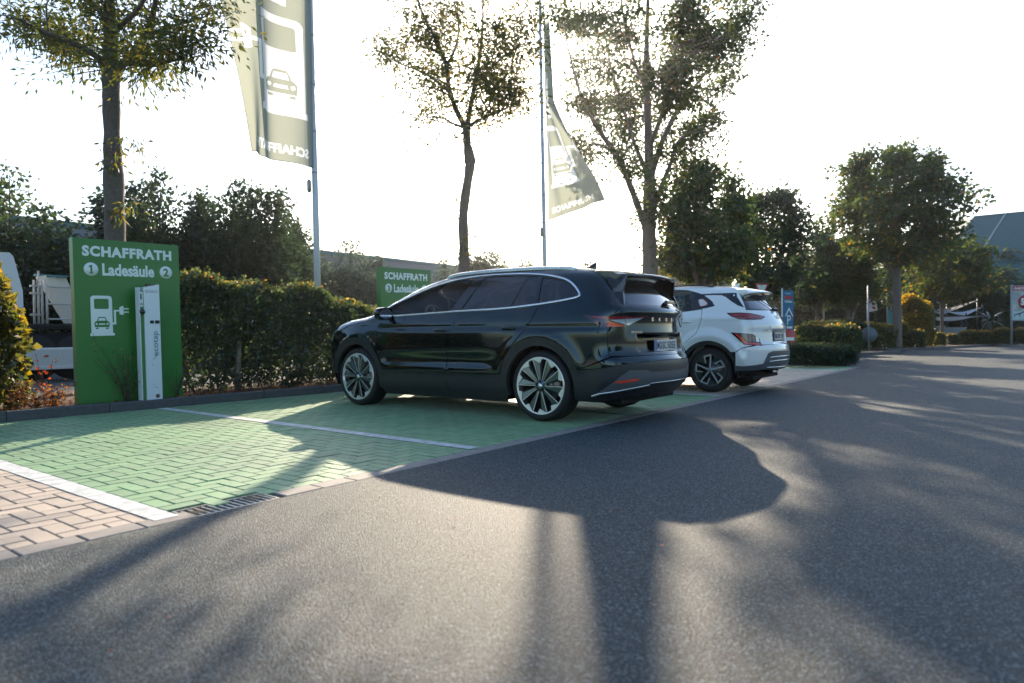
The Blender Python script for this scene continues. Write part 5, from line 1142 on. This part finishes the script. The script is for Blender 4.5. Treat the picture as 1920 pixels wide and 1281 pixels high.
for x, y, h, w_ in ((3.02,8.85,.26,'touching the large sign'),(2.85,8.80,.28,'second from the large sign'),(2.65,8.75,.33,'third from the large sign'),(2.4,8.85,.30,'fourth from the large sign'),(2.1,8.8,.36,'at the left edge')): weed(x,y,9,h,'low reddish-brown weed under the leafy shrub, '+w_, L_dry, .045, spread=.25, nl=190)
for x, y, h, w_ in ((4.75,8.75,.35,'nearest the large sign'),(5.2,8.72,.5,'left of the pale stem'),(5.75,8.8,.4,'right of the pale stem'),(6.3,8.8,.45,'halfway to the dark car'),(6.9,8.8,.35,'nearest the dark car')): weed(x,y,7,h,'bare twiggy weed at the hedge foot, '+w_, L_dry, .03, spread=.3, nl=46)
weed(6.05,8.78,8,.36,'green leafy weed at the foot of the clipped hedge', L_green, .07, spread=.22, nl=60)
rr_ = weed(2.98,8.95,7,.62,'orange-red leaf spray beside the large sign', leafmat('orange_leaves', [(0,(.20,.06,.02)),(1,(.40,.11,.03))], .4), .045, spread=.14, nl=34)
# ---------------------------------------------------------------- signs
M_sgreen = mat('sign_green', (.036,.165,.036), .28, noise=(.8, (.048,.20,.042), .3)); M_swhite = mat('sign_white', (.72,.80,.76), .5)
LEAN = -.020
def rrect(x0, z0, x1, z1, r): return fillet([(x0,z0),(x1,z0),(x1,z1),(x0,z1)], r, 4)
def car_icon(cx, cz, w):
    s = w/1.0; P = [(-.5,-.12),(-.47,-.28),(.47,-.28),(.5,-.12),(.5,.02),(.42,.12),(.33,.16),(.24,.40),(.18,.44),(-.18,.44),(-.24,.40),(-.33,.16),(-.42,.12),(-.5,.02)]
    f = lambda L_: [(cx+x*s, cz+z*s) for x, z in L_]
    body = f(P); holes = [f([(-.26,.17),(-.19,.37),(.19,.37),(.26,.17)]), f([(-.40+.08*math.cos(a*PI/4), -.06+.07*math.sin(a*PI/4)) for a in range(8)]), f([(.40+.08*math.cos(a*PI/4)-.0, -.06+.07*math.sin(a*PI/4)) for a in range(8)]), f([(-.22,-.12),(.22,-.12),(.20,-.02),(-.20,-.02)])]
    holes[1] = f([(-.36+.08*math.cos(a*PI/4), -.06+.07*math.sin(a*PI/4)) for a in range(8)]); holes[2] = f([(.36+.08*math.cos(a*PI/4), -.06+.07*math.sin(a*PI/4)) for a in range(8)])
    return body, holes, [f([(-.42,-.42),(-.24,-.42),(-.24,-.32),(-.42,-.32)]), f([(.24,-.42),(.42,-.42),(.42,-.32),(.24,-.32)])]
def pump_icon(x, z, w):
    """charging pump outline with plug, lower-left corner at x, z; w = body width"""
    h = w*1.95
    body = fillet([(x,z+.05*w),(x+w,z+.05*w),(x+w,z+h),(x,z+h)], [0.001,0.001,w*.18,w*.18], 5); win = rrect(x+w*.16, z+h*.66, x+w*.84, z+h*.92, w*.07)
    base = rrect(x-w*.06, z-w*.06, x+w*1.08, z+w*.07, w*.03)
    cx = x+w*1.0; px_ = x+w*1.34; cable = [(cx,z+w*.50),(cx+w*.17,z+w*.50),(cx+w*.17,z+w*1.16),(px_,z+w*1.16),(px_,z+w*1.24),(cx+w*.07,z+w*1.24),(cx+w*.07,z+w*.60),(cx,z+w*.60)]
    plug = [(px_,z+w*1.03),(px_+w*.06,z+w*1.0),(px_+w*.16,z+w*.98),(px_+w*.20,z+w*.98),(px_+w*.20,z+w*1.09),(px_+w*.46,z+w*1.09),(px_+w*.46,z+w*1.16),(px_+w*.20,z+w*1.16),(px_+w*.20,z+w*1.26),(px_+w*.46,z+w*1.26),(px_+w*.46,z+w*1.33),(px_+w*.20,z+w*1.33),(px_+w*.20,z+w*1.44),(px_+w*.16,z+w*1.44),(px_+w*.06,z+w*1.40),(px_,z+w*1.36)]
    return body, win, base, cable, plug
def charge_sign(x, label, nums, pumps=True):
    r = empty('charging_sign', (x, 8.72, .08), 0, label, 'sign', 'green charging station signs', lean=LEAN)
    MB().box((.61,.05,.97), (1.22,.10,1.94), bev=.004).build('sign_board', M_sgreen, r)
    text('lettering', 'SCHAFFRATH', r, M_swhite, width=1.03, height=.125, bold=.05, spacing=1.13, depth=.0015, loc=(.61,-.0005,1.735))
    text('lettering', 'Ladesäule', r, M_swhite, width=.60, height=.145, bold=.034, depth=.0015, loc=(.605,-.0005,1.515))
    for cx, n_ in zip((.185, 1.05), nums):
        d = MB().lathe([(.078,0),(.078,-.0015),(0,-.0015)], 32, c=(cx,0,1.585)).build('number_disc', M_swhite, r)
        if n_ == '1': plate2d('number', d, [(-.018,-.05),(.022,-.05),(.022,-.036),(.012,-.036),(.012,.05),(-.004,.05),(-.024,.036),(-.024,.020),(-.008,.028),(-.008,-.036),(-.018,-.036)], M_sgreen, .002, loc=(cx,-.0012,1.585))
        else: text('number', n_, d, M_sgreen, height=.100, bold=.03, depth=.002, loc=(cx,-.0012,1.535))
    body, win, base, cable, plug = pump_icon(.165, .82, .235)
    bd, hs, wl_ = car_icon(.165+.1175, .955, .165)
    ic = plate2d('pump_symbol', r, body, M_swhite, .0015, holes=[win])
    for nm, P in (('pump_base', base), ('pump_cable', cable), ('pump_plug', plug)): plate2d(nm, r, P, M_swhite, .0018)
    plate2d('car_symbol', r, bd, M_sgreen, .0028, holes=hs)
    for w_ in wl_: plate2d('car_symbol_wheel', r, w_, M_sgreen, .0028)
    return r
charge_sign(3.235, 'large green charging sign with numbers 1 and 2 behind the white post', '12')
charge_sign(7.87, 'farther green charging sign with number 3, half hidden by the dark car', '34')
def post(x, y, label, s=1):
    r = empty('charging_post', (x, y, .09), 0, label, 'charging post', 'charging posts', lean=LEAN)
    M_pw = mat('post_white', (.70,.76,.78), .35, coat=.3) if 'post_white' not in bpy.data.materials else bpy.data.materials['post_white']
    M_pg = mat('post_green', (.06,.22,.06), .4) if 'post_green' not in bpy.data.materials else bpy.data.materials['post_green']
    b = MB(); V = [(-.085,-.06,0),(.105,-.05,0),(.105,.05,0),(-.085,.05,0),(-.085,-.06,1.385),(.105,-.05,1.425),(.105,.05,1.425),(-.085,.05,1.385)]
    b.add(V, [(3,2,1,0),(4,5,6,7),(0,1,5,4),(1,2,6,5),(2,3,7,6),(3,0,4,7)]); b.build('cover', M_pw, r)
    MB().box((-.112,.0,.67), (.050,.09,1.34), bev=.004).build('side_panel', M_pg, r); MB().box((-.140,-.02,.69), (.010,.10,1.39), bev=.002).build('side_rail', M_pw, r)
    MB().box((-.115,-.048,1.24), (.046,.008,.18)).build('label_plate', M_swhite, r); text('lettering', 'i', r, M_ink, height=.07, bold=.03, loc=(-.115,-.0525,1.24)); text('lettering', 'EVSE', r, M_ink, width=.036, height=.022, loc=(-.115,-.0525,1.17))
    MB().lathe([(.032,0),(.032,-.05),(.024,-.055),(0,-.055)], 20, c=(-.113,-.03,1.09)).build('socket', M_black, r)
    MB().box((.02,.0,1.415), (.09,.05,.03), bev=.004).build('top_unit', M_black, r); MB().box((0,0,-.01), (.30,.16,.02)).build('foot_plate', M_trim, r)
    text('lettering', 'ENSO', r, mat('post_grey_print', (.25,.28,.28), .5), width=.15, height=.034, bold=.0, depth=.001, loc=(.012,-.0560,1.318), rot=(PI/2,0,.05))
    for k, (x_, w_) in enumerate(((-.012,.045),(.052,.055))): MB().box((x_+.015,-.0572,.965), (w_,.002,.038)).build('display', M_ink, r)
    t = text('lettering', 'ecotap', r, mat('post_blue_print', (.10,.20,.26), .5), width=.30, height=.072, bold=.0, depth=.001, loc=(.088,-.0545,.70), rot=(PI/2,-PI/2,.05))
    MB().lathe([(.024,0),(.024,-.004),(0,-.004)], 24, c=(.045,-.053,.06)).build('round_badge', mat('badge_brown', (.12,.09,.08), .4), r)
post(4.0, 8.585, 'slim white charging post in front of the large green sign')
post(8.62, 8.585, 'slim white charging post at the farther green sign behind the dark car')
# ---------------------------------------------------------------- flag poles and banners
M_pole = mat('aluminium_pole', (.55,.58,.60), .4, metal=.2); M_flag = clothmat('banner_cloth', (.33,.36,.31), .60); M_fprint = clothmat('banner_print', (.80,.84,.86), .62)
def pole(x, y, h, label, lean):
    r = empty('flag_pole', (x, y, .06), 0, label, 'flag pole', 'tall flag poles', lean=lean)
    b = MB().tube([(0,0,0),(0,0,h*.3),(0,0,h)], [.062,.058,.042], 16); b.build('pole_shaft', M_pole, r); MB().lathe([(.10,0),(.10,.12),(.065,.16)], 20, axis='z').build('pole_foot', M_steel, r)
    MB().ell((0,0,h+.02), (.055,.055,.05), 12, 8).build('finial', M_pole, r); 
    for z in (3.8,4.55,5.4,6.3,7.2): MB().lathe([(.060,-.006),(.064,0),(.060,.006)], 16, axis='z', c=(0,0,z)).build('tie_ring', M_trim, r)
    MB().tube([(-.13,0,3.65),(-.12,0,h-.1)], .004, 4).build('halyard', M_trim, r); MB().tube([(-.13,0,3.42),(-.13,0,3.46),(-.13,0,3.62),(-.13,0,3.66)], [.02,.042,.042,.02], 10).build('counterweight', M_steel, r)
pole(7.935, 10.5, 9.2, 'front flag pole carrying the large pale banner', -.018); pole(15.40, 10.5, 10.4, 'second flag pole, right of the thin crooked ash', -.024)
def banner(name, label, fn, W_, H_, group='hanging charging banners', st=.0125):
    """cloth seen from behind: the print shows through mirrored; u runs away from the pole"""
    O = fn(0, H_); r = empty(name, tuple(O), label=label, cat='banner', group=group); nu, nv = int(W_/st), int(H_/st)
    U, Vv = np.meshgrid((np.arange(nu)+.5)*st, (np.arange(nv)+.5)*st); P = np.stack([U.ravel(), Vv.ravel()], 1); m = np.zeros(len(P), bool)
    body, win, base, cable, plug = pump_icon(.16, .86, .86); bd, hs, wl_ = car_icon(.59, 1.36, .56)
    for q in (body, base, cable, plug, [(.42,2.75),(.95,2.78),(.95,3.9),(.42,3.9)]): m |= inside(q, P)
    for q in [win, bd]+wl_: m &= ~inside(q, P)
    for q in hs: m |= inside(q, P)
    t = text('t', 'SCHAFFRATH', None, M_fprint, width=1.22, height=.17, bold=.045, center=False, mapf=lambda x, y: (.10+x, .13+y, 0))
    co = np.array([v.co[:2] for v in t.data.vertices]); near_ = (P[:, 1] < .35)
    for f in t.data.polygons: k = np.where(near_)[0]; m[k] |= inside([tuple(co[i]) for i in f.vertices], P[k])
    md = t.data; bpy.data.objects.remove(t); bpy.data.meshes.remove(md)
    G_ = np.array([tuple(fn(i*st, j*st)-O) for j in range(nv+1) for i in range(nu+1)])
    F = np.array([(j*(nu+1)+i, j*(nu+1)+i+1, (j+1)*(nu+1)+i+1, (j+1)*(nu+1)+i) for j in range(nv) for i in range(nu)])
    for nm, k, mt in (('cloth', ~m, M_flag), ('print', m, M_fprint)):
        Fk = F[k]; used, inv_ = np.unique(Fk, return_inverse=True); npmesh(nm, G_[used], inv_.reshape(Fk.shape), mt, r, smooth=True)
    b = MB().tube([fn(W_, H_*j/40)-O for j in range(41)], .006, 4); b.tube([fn(W_*i/24, 0)-O for i in range(25)], .006, 4); b.tube([fn(0, H_*j/40)-O for j in range(41)], .006, 4); b.build('hem', M_flag, r)
    return r
def f1(u, v):   # hangs from the front pole, swinging out a little at the foot
    t = u/1.72; s = min(v/4.6, 1); fold = .035*math.exp(-((t-.70+.12*(1-s))/.09)**2)*(1.3-.6*s); tail = max(0, t-.50)*(1-s)**1.3
    x = 7.80-.018*v-u*(1.0+.09*s)+.60*tail*u+.05*math.sin(v*1.3)*t; y = 10.46-.10*math.sin(t*9+v*.6)*(.4+t)-fold*2.4+.10*t*(1-s)
    z = 3.93+v+.08*math.sin(t*2.6)-.02*t+.12*max(0, t-.62)*(1-s)-.05*math.sin(t*PI)
    return Vector((x, y, z))
banner('banner', 'large pale green banner with mirrored pump symbol on the front flag pole', f1, 1.72, 4.6)
def f2(u, v):   # second banner: twisted, narrow at the top and blown out at the foot
    t = u/1.5; s = min(v/5.4, 1); ph = -.90+1.42*min(1, (v/3.3))**.9+.12*math.sin(t*6); q = 1-.55*s
    d = u*q; c_, s_ = math.cos(ph), math.sin(ph)
    x = 15.305-.024*v+.055+d*c_; y = 10.40+d*s_-.07*math.sin(t*13+v)*(.3+t); z = 3.93+v+.42*t*(1-s)**1.5+.10*t
    return Vector((x, y, z))
banner('banner', 'twisted pale banner blowing out to the right of the second flag pole', f2, 1.5, 5.4)
# ---------------------------------------------------------------- flatbed truck behind the shrub at the left
tv = empty('flatbed_truck', (0,0,0), label='white flatbed truck with high cab parked beyond the shrub at the left', cat='truck')
M_tw = mat('truck_cream', (.62,.60,.55), .4, coat=.4)
def tp(px, py, d=13.0): return at(px, py, d)
c0 = tp(60, 683, 13.0); ty = c0.y
def X(px): return ray(px, 620).x/ray(px, 620).y*ty
def boxw(nm, x0, x1, y0, y1, z0, z1, m, par=tv, bev=.03): o = MB().box(((x0+x1)/2,(y0+y1)/2,(z0+z1)/2), (x1-x0,y1-y0,z1-z0), bev=bev).build(nm, m, par); return o
boxw('side_skirt', X(-60), X(190), ty, ty+.08, .28, .66, M_tw); boxw('skirt_lip', X(-60), X(190), ty-.02, ty+.06, .24, .30, M_tw, bev=.01)
MB().ell(((X(86)), ty-.006, .50), (.045,.012,.022), 14, 8).build('marker_lamp', mat('marker_orange', (.45,.10,.04), .3), tv)
boxw('number_patch', X(48), X(62), ty-.006, ty+.01, .33, .39, M_black, bev=.001)
boxw('chassis', X(-50), X(190), ty+.15, ty+.9, .45, .95, M_dark); boxw('load_bed', X(62), X(220), ty+.1, ty+1.9, 1.02, 1.12, M_dark)
for px in (70, 150): 
    MB().lathe([(0,-.02),(.20,-.02),(.22,0),(.44,.0),(.46,.05),(.46,.25)], 40, c=(X(px), ty+.14, .47)).build('wheel', M_tyre, tv)
cb = MB(); x1 = X(48); x0 = X(-120)
prof = [(x0,.95),(x1,.95),(x1-.02,1.75),(x1-.16,2.38),(x1-.22,2.45),(x0,2.42)]
V = [(x_, ty+.05, z_) for x_, z_ in prof]+[(x_, ty+1.95, z_) for x_, z_ in prof]; n6 = len(prof)
cb.add(V, [tuple(range(n6)), tuple(range(2*n6-1, n6-1, -1))]+[(i, i+n6, (i+1) % n6+n6, (i+1) % n6) for i in range(n6)]); cb.build('cab', mat('truck_white', (.66,.70,.72), .35, coat=.5), tv)
MB().box(((x0+x1)/2-.1, ty+.045, 1.98), (x1-x0-.3,.012,.012)).build('cab_seam', M_trim, tv)
fr_ = MB()
for px in (76, 84, 91, 100): fr_.tube([(X(px), ty+.3, .98),(X(px), ty+.3, 1.98 if px < 95 else 1.9)], .022, 6)
for z in (1.22, 1.52, 1.86): fr_.tube([(X(98), ty+.3, z),(X(190), ty+.3, z)], .020, 6)
for z in (1.86, 1.72, 1.30): fr_.tube([(X(68), ty+.3, z),(X(88), ty+.3, z)], .024, 6)
fr_.tube([(X(82), ty+.3, 1.9),(X(85), ty+.3, 2.16)], .018, 6); fr_.build('load_rail', mat('rail_grey', (.42,.41,.38), .5), tv)
ldp = empty('white_load_panels', (0,0,0), label='tilted white panels loaded on the flatbed truck behind the large sign', cat='panels')
for k, (xa, xb, t_) in enumerate(((X(89), X(108), .5), (X(110), X(128), .45), (X(127), X(150), .4))):
    b = MB(); y_ = ty+.55+.06*k; V = [(xa,y_,2.06),(xb,y_,2.10),(xb+t_,y_+.05,1.14),(xa+t_,y_+.05,1.14)]; V += [(v[0],v[1]+.03,v[2]) for v in V]; b.add(V, [(3,2,1,0),(4,5,6,7),(0,1,5,4),(1,2,6,5),(2,3,7,6),(3,0,4,7)]); b.build('panel', M_tw, ldp)
MB().box(((X(89)+X(150))/2, ty+.62, 2.10), (X(150)-X(89), .1, .04)).build('panel_edge_strip', M_teal, ldp)
# ---------------------------------------------------------------- signs, flags and furniture along the far lane
M_blue = mat('sign_blue', (.012,.14,.26), .5); M_sred = mat('sign_red', (.42,.025,.03), .45); M_gpost = mat('grey_post', (.32,.34,.35), .45, metal=.3)
def flat(root, nm, w, h, z, m, y=0, th=.03, x=0): return MB().box((x, y, z), (w, th, h), bev=.003).build(nm, m, root)
def facing(px, D, extra=0): v = at(px, 640, D); return (v.x, v.y, .08), math.atan2(-v.x, v.y)+extra if False else AZ-PI/2+extra
loc, rz = facing(1478, 24, .25); r = empty('parking_sign', loc, rz, 'tall blue car park sign with arrow and letter P beside the white car', 'sign')
flat(r, 'sign_board', .40, 1.46, 1.50, M_blue); MB().tube([(-.235,.02,0),(-.235,.02,2.30)], .026, 8).build('post', M_swhite, r); flat(r, 'red_band', .33, .10, 1.98, M_sred, -.017, .004)
text('lettering', 'Zufahrt', r, M_swhite, width=.24, height=.05, depth=.002, loc=(-.02,-.018,2.10)); text('lettering', 'Parkhaus', r, M_swhite, width=.30, height=.09, bold=.02, depth=.002, loc=(0,-.018,1.80))
plate2d('arrow', r, [(-.15,1.36),(-.15,1.29),(0,1.55),(.15,1.29),(.15,1.36),(0,1.64)], M_swhite, .003, loc=(.02,-.018,0)); text('lettering', 'P', r, M_swhite, width=.15, height=.34, bold=.0, depth=.002, loc=(.02,-.018,1.02)); flat(r, 'white_band', .24, .07, .93, M_swhite, -.017, .004, .03)
loc, rz = facing(1480, 20.5, .5); r = empty('no_entry_sign', loc, rz, 'low red and white round sign peeking out behind the white car bumper', 'sign')
MB().lathe([(.27,0),(.27,-.012),(0,-.012)], 36, c=(0,0,.60)).build('disc', M_sred, r); flat(r, 'white_bar', .40, .10, .57, M_swhite, -.013, .004); MB().tube([(0,.03,0),(0,.03,.8)], .03, 8).build('post', M_gpost, r)
loc, rz = facing(1428, 26, .35); r = empty('give_way_sign', loc, rz, 'give way sign, white triangle with red rim, above the white car tail', 'sign')
plate2d('triangle', r, [(-.33,2.62),(.33,2.62),(0,2.03)], M_sred, .012); plate2d('triangle_face', r, [(-.24,2.565),(.24,2.565),(0,2.14)], M_swhite, .004, loc=(0,-.013,0)); MB().tube([(0,.04,0),(0,.04,2.6)], .03, 8).build('post', M_gpost, r)
loc, rz = facing(1629, 26.6, -.5); r = empty('round_sign', loc, rz, 'back of a round grey sign low on a thin post in front of the hedges', 'sign')
MB().lathe([(.30,0),(.30,-.010),(0,-.010)], 36, c=(0,.04,.64)).build('disc_back', mat('sign_back', (.12,.15,.16), .5), r); MB().tube([(0,0,-.06),(-.02,0,1.2),(-.03,0,2.55)], .028, 8).build('post', M_gpost, r)
def small_flag(px, D, ztop, zbot, w, label, arm=True, seed=0):
    v = at(px, 640, D); r = empty('promotion_flag', (v.x, v.y, .06), AZ-PI/2, label, 'flag', 'white and red promotion flags'); MB().tube([(0,0,0),(-.03,0,ztop+.15)], .04, 8).build('pole_shaft', M_pole, r)
    V = []; 
    for j in range(13):
        z = zbot+(ztop-zbot)*j/12; ww = w*(1.1-.95*(j/12)**1.2)
        for i in range(7): t = i/6; V.append((.03+ww*t, .10*math.sin(t*5+j*.5+seed), z+.10*t*(1-j/12)))
    F = [(j*7+i, j*7+i+1, (j+1)*7+i+1, (j+1)*7+i) for j in range(12) for i in range(6)]; MB().add(V, F, 0, True).build('cloth', mat('flag_white', (.66,.66,.64), .8) if 'flag_white' not in bpy.data.materials else bpy.data.materials['flag_white'], r)
    for k, (x_, z_) in enumerate(((.35,.18),(.30,.36),(.22,.55))):
        q = zbot+(ztop-zbot)*z_; MB().box((w*x_+.1, -.12, q), (w*.42*(1-z_*.6), .01, .10*(ztop-zbot)), M=Matrix.Rotation(.5,3,'Y')).build('print', M_sred if k != 1 else M_trim, r)
small_flag(1545, 36, 4.3, 2.75, .55, 'white and red flag glimpsed between the tree crowns, leftmost', seed=1); small_flag(1592, 37, 4.2, 2.3, .42, 'white flag half hidden behind a slim maple trunk', seed=2); small_flag(1627, 40, 3.2, 1.9, .55, 'small drooping white and red flag over the round sign', seed=3)
# billboards
def board(px, D, w, h, z0, turn, label, bg, rim):
    loc, rz = facing(px, D, turn); r = empty('billboard', loc, rz, label, 'billboard'); flat(r, 'board', w, h, z0+h/2, bg, 0, .06)
    for s in (-1, 1): MB().tube([(s*w/2,.0,0),(s*w/2,0,z0+h+.05)], .05, 8).build('post', M_gpost, r)
    for zz in (z0, z0+h): MB().tube([(-w/2,-.02,zz),(w/2,-.02,zz)], .03, 6).build('frame_rail', rim, r)
    return r
M_bt = mat('poster_teal', (.03,.38,.40), .5); M_bo = mat('poster_orange', (.70,.32,.08), .5); M_bg2 = mat('poster_green', (.03,.17,.13), .5)
r = board(1692, 48, 2.35, 2.5, 1.25, .15, 'teal summer festival billboard behind the tall maple trunk', M_bt, M_bt)
flat(r, 'poster_panel', 2.30, 1.0, 2.72, M_bg2, -.035, .01); text('lettering', 'FANTASTISCHES', r, M_sred, width=1.3, height=.11, bold=.02, depth=.004, loc=(-.15,-.05,3.36)); text('lettering', 'SOMMER FESTIVAL', r, M_bo, width=2.2, height=.27, bold=.03, depth=.004, loc=(0,-.05,2.95)); text('lettering', '0% ZINS', r, M_swhite, width=1.8, height=.55, bold=.04, depth=.004, loc=(-.05,-.05,2.15))
r = board(1921, 34, 1.42, 1.72, 1.25, .1, 'garden poster with red header and red round badge at the right edge', mat('poster_picture', (.16,.24,.24), .5, noise=(2.2, (.50,.52,.48), .12)), M_gpost)
flat(r, 'poster_header', 1.40, .22, 2.84, M_sred, -.035, .01); text('lettering', 'GARTEN-SALE', r, M_swhite, width=1.25, height=.12, bold=.03, depth=.004, loc=(0,-.045,2.78)); MB().lathe([(.33,0),(.33,-.02),(0,-.02)], 32, c=(-.05,-.04,2.18)).build('price_badge', M_sred, r); text('lettering', '50', r, M_swhite, width=.42, height=.36, bold=.05, depth=.004, loc=(-.05,-.065,2.0)); flat(r, 'poster_foot', 1.40, .42, 1.50, mat('poster_pale', (.40,.55,.55), .5), -.035, .01)
plate2d('poster_lounger', r, [(-.6,1.55),(-.3,1.62),(.1,1.78),(.12,1.74),(-.28,1.57),(-.28,1.42),(-.31,1.42),(-.32,1.56),(-.57,1.51),(-.57,1.40),(-.60,1.40)], M_ink, .004, loc=(0,-.042,0))
# canopies, frame and exotic plant
def canopy(px, D, w, d, z0, z1, label, m, turn=0):
    loc, rz = facing(px, D, turn); r = empty('sun_canopy', loc, rz, label, 'canopy', 'sail canopies by the garden display')
    b = MB(); n = 8; V = []
    for j in range(n+1):
        for i in range(n+1): t, s = i/n, j/n; V.append((-w/2+w*t, -d/2+d*s, z0+(z1-z0)*t*(1-s)+.5*(z1-z0)*s-.25*math.sin(PI*t)*math.sin(PI*s)))
    b.add(V, [(j*(n+1)+i, j*(n+1)+i+1, (j+1)*(n+1)+i+1, (j+1)*(n+1)+i) for j in range(n) for i in range(n)], 0, True); b.build('sail', m, r)
    for x_, y_, z_ in ((-w/2,-d/2,z0),(w/2,-d/2,z1),(w/2,d/2,z1*.9),(-w/2,d/2,z0)): MB().tube([(x_,y_,0),(x_,y_,z_+.15)], .04, 8).build('post', M_trim, r)
    return r
M_sail = clothmat('sail_grey', (.50,.48,.45), .3); M_sail2 = clothmat('sail_white', (.72,.74,.74), .3)
canopy(1772, 44, 2.3, 2.6, 1.75, 2.65, 'grey sloping sail canopy beside the golden shrub', M_sail, .1); canopy(1808, 46, 1.1, 2.0, 1.75, 2.30, 'small white sail canopy right of the grey one', M_sail2, 0); canopy(1778, 41, 2.8, 2.0, 1.55, 1.60, 'flat pale canopy in front of the grey sloping one', M_sail2, 0)
loc, rz = facing(1758, 46, .1); r = empty('metal_frame', loc, rz, 'open grey metal rack standing over the canopies', 'frame')
for s in (-.36, .36): MB().box((s,0,1.75), (.07,.07,3.5)).build('upright', M_gpost, r)
for z in (2.65, 3.05, 3.5): MB().box((0,0,z), (.66,.06,.07)).build('crossbar', M_gpost, r)
for px, D, w, h, lab in ((1752,43,.9,1.0,'pale display box under the canopies'),(1788,42,1.1,.9,'teal-grey display box right of the pale one'),(1826,41,1.3,.55,'low teal planter box by the long hedge')):
    loc, rz = facing(px, D); r = empty('display_box', loc, rz, lab, 'box', 'display boxes in the garden area'); flat(r, 'box_body', w, h, h/2, mat('box_paint', (.20,.27,.28), .6) if 'box_paint' not in bpy.data.materials else bpy.data.materials['box_paint'], 0, .7); flat(r, 'box_lid', w+.04, .05, h+.026, M_gpost, 0, .74)
v = at(1856, 640, 39); r = empty('palm_plant', (v.x, v.y, .08), 0, 'spiky palm-like plant with long arching leaves before the dark trees', 'palm')
MB().tube([(0,0,0),(.03,0,.6),(0,0,1.25)], [.13,.10,.08], 10).build('trunk', M_barkA, r)
fb_ = MB()
for i in range(46):
    a = rnd.uniform(0,2*PI); L_ = rnd.uniform(.75,1.15); up_ = rnd.uniform(.2,1.25); c_, s_ = math.cos(a), math.sin(a); V = []
    for j in range(6):
        t = j/5; rr_ = L_*t*math.cos(up_*(1-.6*t)); z = 1.25+L_*t*math.sin(up_)-.75*t*t*(1.1-up_*.5); w = .055*math.sin(PI*min(1,t*.85+.12)); V += [(rr_*c_-w*s_, rr_*s_+w*c_, z),(rr_*c_+w*s_, rr_*s_-w*c_, z)]
    fb_.add(V, [(2*j,2*j+1,2*j+3,2*j+2) for j in range(5)])
fb_.build('frond', mat('palm_leaf', (.07,.10,.06), .35), r)
# ---------------------------------------------------------------- thin haze added for sun glow and hazy distance
hz = MB().box((75, 20, 10.2), (330, 260, 24)).build('haze', bpy.data.materials.new('haze_air')); tag(hz, kind='stuff')
hm = hz.data.materials[0]; hm.use_nodes = True; n = hm.node_tree.nodes; n.clear(); o = n.new('ShaderNodeOutputMaterial'); v = n.new('ShaderNodeVolumePrincipled')
v.inputs['Density'].default_value = .00045; v.inputs['Anisotropy'].default_value = .86; v.inputs['Color'].default_value = (.95,.96,1,1); hm.node_tree.links.new(v.outputs[0], o.inputs['Volume'])
